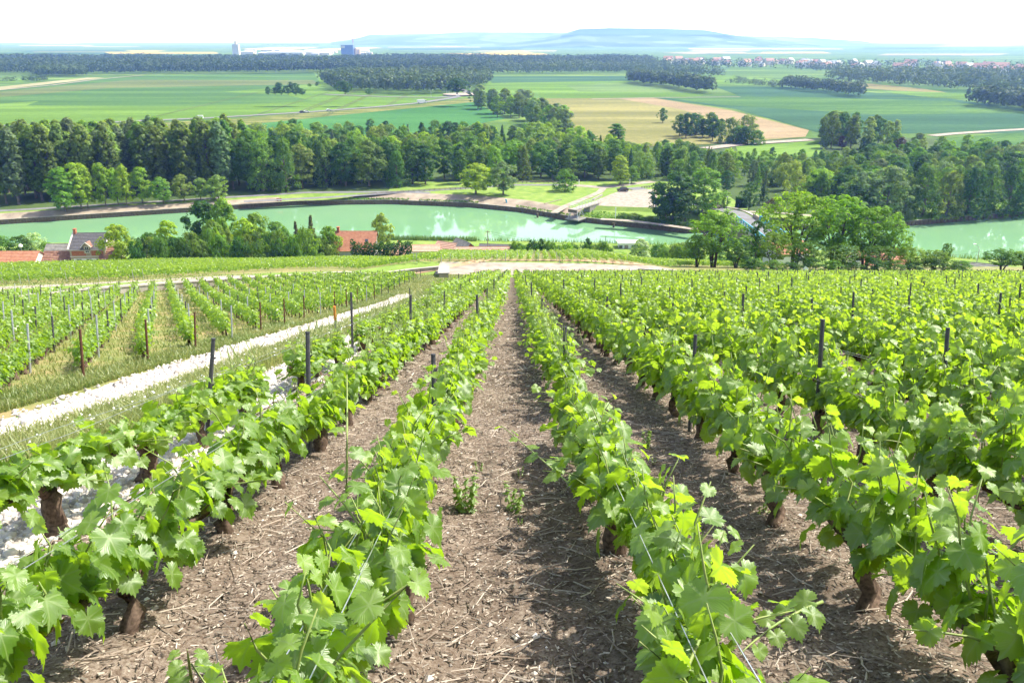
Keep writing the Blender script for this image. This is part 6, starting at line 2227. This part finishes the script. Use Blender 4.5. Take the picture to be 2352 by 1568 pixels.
# ------------------------------------------------------------------ long shoots reaching into the paths
def shoot(name, label, base, ctrl, tipp, nleaf, seed, smax=.13):
    r = np.random.default_rng(seed)
    P = [Vector(base), Vector(ctrl), Vector(tipp)]
    q = [P[0] * (1 - s) ** 2 + P[1] * 2 * s * (1 - s) + P[2] * s * s for s in np.linspace(0, 1, 9)]
    t = thing(name, label, 'vine shoot', tuple(P[0]))
    b = MB(); b.tube([p - P[0] for p in q], [.006, .006, .0055, .005, .005, .0045, .004, .003, .002], 6); b.build('cane', M['cane'], t, True)
    for j in range(nleaf):
        s = (j + .6) / nleaf
        p = P[0] * (1 - s) ** 2 + P[1] * 2 * s * (1 - s) + P[2] * s * s - P[0]
        d = (P[2] - P[0]).normalized()
        sd = Vector((0, 0, 1)).cross(d).normalized() * (1 if j % 2 else -1)
        o_ = sd * .7 + d * .3
        nn_ = np.array([*(o_ * .4 + Vector((.25 * r.normal(), .25 * r.normal(), .9)))])
        tt_ = np.array([*(o_ + Vector((0, 0, -.45)))])
        fb, ft, fn = frames(nn_[None], tt_[None])
        sz_ = smax * (1 - .6 * s) * (.85 + .3 * r.random())
        pp_ = np.array([*(p + o_ * .05)])
        mm = Matrix.Identity(4)
        for c, v in enumerate((fb[0] * sz_, ft[0] * sz_, fn[0] * sz_, pp_)):
            for rr_ in range(3): mm[rr_][c] = v[rr_]
        link('leaf', LEAF[int(r.integers(0, 12)) if s < .5 else int(r.integers(12, 26))], t, matrix=mm)


def on_path(px, py, h=0.0):
    x, y, z = at(px, py, h)
    return (x, y, z)


shoot('vine_shoot', 'leafy shoot leaning out of the right row over the bare path', on_path(1330, 1130, .38), on_path(1230, 1040, .45), on_path(1150, 975, .35), 8, 3, .14)
shoot('vine_shoot', 'tall single shoot rising above the near left row', on_path(795, 1140, .78), on_path(798, 1060, 1.0), on_path(797, 860, 1.28), 6, 4, .09)
shoot('vine_shoot', 'young shoot reaching left from the second right row at the bottom', on_path(1890, 1380, .45), on_path(1780, 1420, .4), on_path(1700, 1500, .42), 9, 5, .10)
shoot('vine_shoot', 'young yellow shoot at the bottom beside the first right row', on_path(1560, 1568, .6), on_path(1640, 1420, .7), on_path(1655, 1270, .72), 8, 6, .10)
shoot('vine_shoot', 'small pale shoot at the lower left beside the second left row', on_path(440, 1560, .3), on_path(435, 1530, .4), on_path(430, 1490, .5), 5, 7, .08)

# ------------------------------------------------------------------ litter on the bare paths
def litter(name, label, n, area, lrange, wrange, mat, seed, lift=.01, curve=False, dens=None):
    r = np.random.default_rng(seed)
    x = r.uniform(area[0], area[1], n); y = area[2] + (area[3] - area[2]) * r.random(n) ** (dens or 1.0)
    px, py, zc_ = proj(x, y, G(x, y))
    k = (px > -60) & (px < 2420) & (py < 1640)
    x, y = x[k], y[k]; n = len(x)
    z = soil_z(x, y) + lift * r.random(n)
    L = r.uniform(*lrange, n); W = r.uniform(*wrange, n)
    a = r.random(n) * 6.28; tl = .25 * r.normal(size=n)
    d = np.stack([np.cos(a) * np.cos(tl), np.sin(a) * np.cos(tl), np.sin(tl) - .24 * np.sin(a)], 1)
    s = np.stack([-np.sin(a), np.cos(a), -.24 * np.cos(a)], 1)
    c = np.stack([x, y, z + W * .5], 1)
    up = np.array([0, 0.2, 1.0])
    q0 = c - d * (L / 2)[:, None]; q1 = c + d * (L / 2)[:, None]
    w = s * (W / 2)[:, None]; u = up * (W * .55)[:, None]
    if not curve:
        V = np.stack([q0 - w, q0 + w, q0 + u, q1 - w, q1 + w, q1 + u], 1)
        F4 = np.array([[0, 3, 5, 2], [1, 2, 5, 4]]); F3 = np.array([[0, 2, 1], [3, 4, 5]])
        base = (np.arange(n) * 6)[:, None, None]
        faces = [(F4[None] + base).reshape(-1, 4), (F3[None] + base).reshape(-1, 3)]
        m = 6
    else:
        b_ = s * (L * .18 * r.normal(size=n))[:, None]
        mid = c + b_
        V = np.stack([q0 - w, q0 + w, q0 + u, mid - w, mid + w, mid + u, q1 - w * .5, q1 + w * .5, q1 + u * .5], 1)
        F4 = np.array([[0, 3, 5, 2], [1, 2, 5, 4], [3, 6, 8, 5], [4, 5, 8, 7]])
        base = (np.arange(n) * 9)[:, None, None]
        faces = [(F4[None] + base).reshape(-1, 4)]
        m = 9
    me = np_mesh(name, V.reshape(-1, 3), faces, mat, tint=np.repeat(r.random(n), m))
    return tag(link(name, me), label, 'litter', None, 'stuff')


def litter_material(name, stops):
    m, nt, out = nodes_of(name)
    p = N(nt, 'ShaderNodeBsdfPrincipled')
    geo = N(nt, 'ShaderNodeNewGeometry')
    nt.links.new(ramp(nt, geo.outputs['Random Per Island'], stops), p.inputs['Base Color'])
    p.inputs['Roughness'].default_value = .85; p.inputs['Specular IOR Level'].default_value = .25
    nt.links.new(p.outputs[0], out.inputs[0])
    return m


M['chips'] = litter_material('bark_chips', [(0, (.06, .045, .035)), (.35, (.16, .125, .098)), (.75, (.33, .28, .225)), (1, (.52, .46, .39))])
M['twig'] = litter_material('dry_twigs', [(0, (.10, .075, .058)), (.5, (.26, .205, .16)), (1, (.48, .42, .355))])
litter('wood_chips', 'shredded bark and cane chips mulching the bare paths', 120000, (-3.2, 9.3, .8, 12.5), (.008, .042), (.004, .009), M['chips'], 1, .012, dens=1.25)
litter('dry_twigs', 'dry pruned cane twigs strewn over the bare paths', 14000, (-3.2, 9.3, .8, 13.5), (.06, .30), (.004, .009), M['twig'], 2, .025, True, dens=1.1)
litter('far_chips', 'pale litter lying on the paths farther down the rows', 26000, (-3.2, 12, 10, 34), (.05, .14), (.012, .022), M['chips'], 3, .02, dens=1.0)

# stones and pebbles
def rock_mesh(seed, mat, n=10):
    r = np.random.default_rng(seed)
    b = MB(); b.sphere((0, 0, 0), 1, 8)
    me = b.mesh('stone', mat, True)
    for v in me.vertices:
        f = 1 + .22 * (vnoise(np.array([v.co.x * 1.3 + 9]), np.array([v.co.y * 1.3 + v.co.z * 2.1]), .8, seed)[0] - .5) * 2
        v.co = v.co * f; v.co.z *= .62; v.co.y *= .8
    return me


def stone_material():
    m, nt, out = nodes_of('chalk_stone')
    p = N(nt, 'ShaderNodeBsdfPrincipled')
    oi = N(nt, 'ShaderNodeObjectInfo'); geo = N(nt, 'ShaderNodeNewGeometry')
    f = mathn(nt, 'FRACT', mathn(nt, 'ADD', oi.outputs['Random'], geo.outputs['Random Per Island']))
    nt.links.new(ramp(nt, f, [(0, (.30, .27, .24)), (.3, (.50, .45, .39)), (.7, (.62, .57, .51)), (1, (.72, .69, .65))]), p.inputs['Base Color'])
    p.inputs['Roughness'].default_value = .85; p.inputs['Specular IOR Level'].default_value = .2
    nt.links.new(p.outputs[0], out.inputs[0])
    return m


M['stone'] = stone_material()
RK = [rock_mesh(i, M['stone']) for i in range(6)]
rs = np.random.default_rng(55)
OCT = np.array([[1, 0, 0], [.2, .9, .1], [-.9, .2, 0], [-.1, -.9, .1], [.1, 0, .75], [0, .1, -.6]])
OF = np.array([[0, 1, 4], [1, 2, 4], [2, 3, 4], [3, 0, 4], [1, 0, 5], [2, 1, 5], [3, 2, 5], [0, 3, 5]])


def pebble_strip(name, label, line, width, n, size, seed, y0, y1, near_n, ybias=1.6):
    r = np.random.default_rng(seed)
    ly = np.array([p[1] for p in line]); lx = np.array([p[0] for p in line])
    t = ribbon(name + '_bed', [(np.interp(y, ly, lx), y) for y in np.linspace(y0, y1, 40)], width * .95, M['stone_bed'], .02, .6, 4, closed_edges=.25)
    y = y0 + (y1 - y0) * r.random(n) ** ybias
    x = np.interp(y, ly, lx) + width * .5 * np.clip(r.normal(size=n) * .5, -1.3, 1.3)
    z = G(x, y) + .02
    s = size * np.exp(.35 * r.normal(size=n)) * (.6 + .4 * np.clip(y / 10, 0, 2.2))
    zc_ = y * CP - z * SP
    o = np.argsort(-s / zc_)
    a = r.random(n) * 6.28
    vis = [i for i in o if -5 < proj(x[i], y[i], z[i])[0] < 2357 and proj(x[i], y[i], z[i])[1] < 1600]
    for i in vis[:near_n]:
        q = link('stone', RK[int(r.integers(6))], t, loc=(x[i], y[i], z[i] + .2 * s[i]))
        q.rotation_euler = (.3 * r.normal(), .3 * r.normal(), a[i]); q.scale = (s[i],) * 3
    k = np.array(vis[near_n:])
    if len(k):
        ca, sa = np.cos(a[k]), np.sin(a[k])
        O = OCT * (1 + .0 * r.random(1))
        J = O[None] * (1 + .25 * r.normal(size=(len(k), 6, 1)))
        W = np.stack([J[..., 0] * ca[:, None] - J[..., 1] * sa[:, None], J[..., 0] * sa[:, None] + J[..., 1] * ca[:, None], J[..., 2]], -1) * s[k][:, None, None]
        W += np.stack([x[k], y[k], z[k] + .15 * s[k]], 1)[:, None, :]
        F = (OF[None] + (np.arange(len(k)) * 6)[:, None, None]).reshape(-1, 3)
        g = link('gravel', np_mesh('gravel', W.reshape(-1, 3), F, M['stone']), t); g['kind'] = 'stuff'
    return t


M['stone_bed'] = simple('chalk_rubble', (.34, .30, .26), (.60, .56, .50), 9, .9, .2, .5, detail=8)
S1 = [(-7.9, 6), (-8.75, 13), (-9.15, 26), (-9.2, 45), (-9.0, 80)]
S2 = [(-3.15, 2.5), (-3.25, 6), (-3.45, 12), (-3.55, 20), (-3.5, 40)]
pebble_strip('white_stones', '', S1, 1.5, 20000, .032, 8, 7.5, 78, 130, 1.7)
pebble_strip('white_stones', '', S2, 1.05, 12000, .026, 9, 2.6, 34, 170, 1.8)
# scattered small stones on the soil
n = 2600
x = rs.uniform(-3.0, 9, n); y = 1 + 13 * rs.random(n); z = soil_z(x, y); s = .008 + .018 * rs.random(n) ** 3
a = rs.random(n) * 6.28
W = OCT[None] * (1 + .25 * rs.normal(size=(n, 6, 1))) * s[:, None, None] + np.stack([x, y, z + .2 * s], 1)[:, None, :]
tag(link('pebbles', np_mesh('pebbles', W.reshape(-1, 3), (OF[None] + (np.arange(n) * 6)[:, None, None]).reshape(-1, 3), M['stone'])), 'small pale pebbles scattered in the vineyard soil', 'pebbles', None, 'stuff')

# ------------------------------------------------------------------ grass
def grass(name, label, x, y, h, w, seed, tint, mat='grass_blade', lean=.45):
    r = np.random.default_rng(seed)
    n = len(x)
    z = G(x, y)
    a = r.random(n) * 6.28
    dw = np.stack([np.cos(a) * w, np.sin(a) * w, np.zeros(n)], 1)
    l1 = r.normal(size=(n, 2)) * (h * lean * .4)[:, None]
    b0 = np.stack([x, y, z - .01], 1)
    m0 = b0 + np.stack([l1[:, 0], l1[:, 1], h * .6], 1)
    t0 = b0 + np.stack([l1[:, 0] * 2.6, l1[:, 1] * 2.6, h], 1)
    V = np.stack([b0 - dw, b0 + dw, m0 + dw * .7, m0 - dw * .7, t0], 1).reshape(-1, 3)
    bs = (np.arange(n) * 5)[:, None]
    me = np_mesh(name, V, [np.array([[0, 1, 2, 3]]) + bs, np.array([[3, 2, 4]]) + bs], M[mat], tint=np.repeat(tint, 5))
    return tag(link(name, me), label, 'grass', None, 'stuff')


rg = np.random.default_rng(66)
n = 120000
y = 4.0 + 64 * rg.random(n) ** 1.9
x = -8.35 + 4.5 * rg.random(n) + np.where(y > 30, 0, 0)
d = np.hypot(x, y)
patch = vnoise(x, y, 1.4, 4)
grass('grass', 'tall seeding grass between the two bands of white stones', x, y, (.10 + .22 * rg.random(n)) * (.6 + .8 * patch), .004 + .00045 * d, 1, np.clip(.25 + .5 * patch * rg.random(n) + .15 * rg.normal(size=n), 0, 1))
n = 70000
y = 13 + 78 * rg.random(n) ** 1.5
x = -10.0 - 1.4 * rg.random(n) ** 1.2 - np.where(rg.random(n) < .5, rg.random(n) * (6 + y * .5), 0)
d = np.hypot(x, y)
grass('grass', 'dry yellowing grass growing between the rows of the left block', x, y, (.07 + .16 * rg.random(n)), .005 + .0005 * d, 2, np.clip(.18 + .9 * (vnoise(x, y, 2.2, 6) - .35) + .2 * rg.normal(size=n), 0, 1))
n = 26000
x = rg.uniform(-13, -3.4, n); y = rg.uniform(66, 100, n)
grass('grass', 'short grass at the head of the left slope below the wall', x, y, .10 + .2 * rg.random(n), np.full(n, .045), 3, np.clip(.3 + .5 * vnoise(x, y, 4, 6) * rg.random(n), 0, 1))
n = 24000
t_ = rg.random(n); x = -60 + 50 * t_; y = np.interp(x, *YW) - 8 * rg.random(n) - .3
grass('grass', 'grass strip along the foot of the long left wall', x, y, .12 + .2 * rg.random(n), np.full(n, .045), 4, np.clip(.2 + .5 * rg.random(n), 0, 1))
n = 16000
x = rg.uniform(-70, 60, n); y = np.interp(x, *YW) + 9 + 60 * rg.random(n) ** .4
k = y > 150
x, y = x[k], np.minimum(y[k], 178); n = len(x)
grass('grass', 'rough grass along the lower edge of the vineyards', x, y, .3 + .5 * rg.random(n), np.full(n, .09), 5, np.clip(.2 + .6 * rg.random(n), 0, 1))
# white flowers among the grass
n = 900
y = 5 + 40 * rg.random(n) ** 1.8; x = -8.6 + 4.7 * rg.random(n); z = G(x, y) + .14 + .16 * rg.random(n)
V, F = quads(np.stack([x, y, z], 1), rg.normal(size=(n, 3)) * .4 + np.array([0, -.3, 1]), .010 + .0008 * y, rg)
tag(link('white_flowers', np_mesh('white_flowers', V, F, M['white'])), 'small white flowers dotted through the tall grass', 'flowers', None, 'stuff')

# weeds on the path
def weed(label, px, py, h, n, seed):
    r = np.random.default_rng(seed)
    x, y, z = at(px, py)
    t = thing('weed', label, 'weed', (x, y, z + .03))
    for k in range(n):
        a = k * 2.4 + r.random(); hh = h * (.7 + .5 * r.random())
        sx_, sy_ = .12 * h * 2 * math.cos(a), .12 * h * 2 * math.sin(a)
        b = MB(); b.tube([(sx_ * .6, sy_ * .6, -.03), (sx_ * .9, sy_ * .9, hh * .6), (sx_ * 1.2, sy_ * 1.2, hh)], [.003, .0025, .0015], 5); b.build('stem', M['cane'], t)
        lf = []
        m = 12
        C = []; Nn = []
        for j in range(m):
            f = (j + 1) / m; aa = j * 2.4
            C.append((sx_ * (.6 + .6 * f) + .03 * h * 3 * math.cos(aa) * (1 - .5 * f), sy_ * (.6 + .6 * f) + .03 * h * 3 * math.sin(aa) * (1 - .5 * f), hh * f)); Nn.append((.5 * math.cos(aa), .5 * math.sin(aa), .8))
        V, F = quads(np.array(C), np.array(Nn), np.full(m, .085 * h), r, 1.8)
        f = link('leaves', np_mesh('leaves', V, F, M['far_leaf'], uv=np.zeros((len(V), 2)), tint=np.full(len(V), .2 + .3 * r.random())), t); f['kind'] = 'stuff'


weed('leafy weed clump on the bare path, left of two', 1070, 1185, .24, 7, 1)
weed('leafy weed on the bare path, right of two', 1180, 1185, .20, 4, 2)
weed('small weed near the first left row', 1100, 1090, .10, 2, 3)
weed('small weed in the second right path', 1485, 1035, .16, 4, 4)
weed('low weed by the stump in the second right path', 1750, 1205, .12, 4, 5)
rw = np.random.default_rng(17)
for i in range(22):
    k = int(rw.integers(-2, 5)); yy = 2.6 + 7 * rw.random(); xx = ROW0 + ROWS * (k + .5) + .55 * (rw.random() - .5)
    px, py, _ = proj(xx, yy, Gs(xx, yy))
    if 0 < px < 2352 and py < 1568:
        weed(f"tiny weed beside the {row_names[k]}, {nth(i + 1)} sprig", px, py, .05 + .06 * rw.random(), 2, 40 + i)
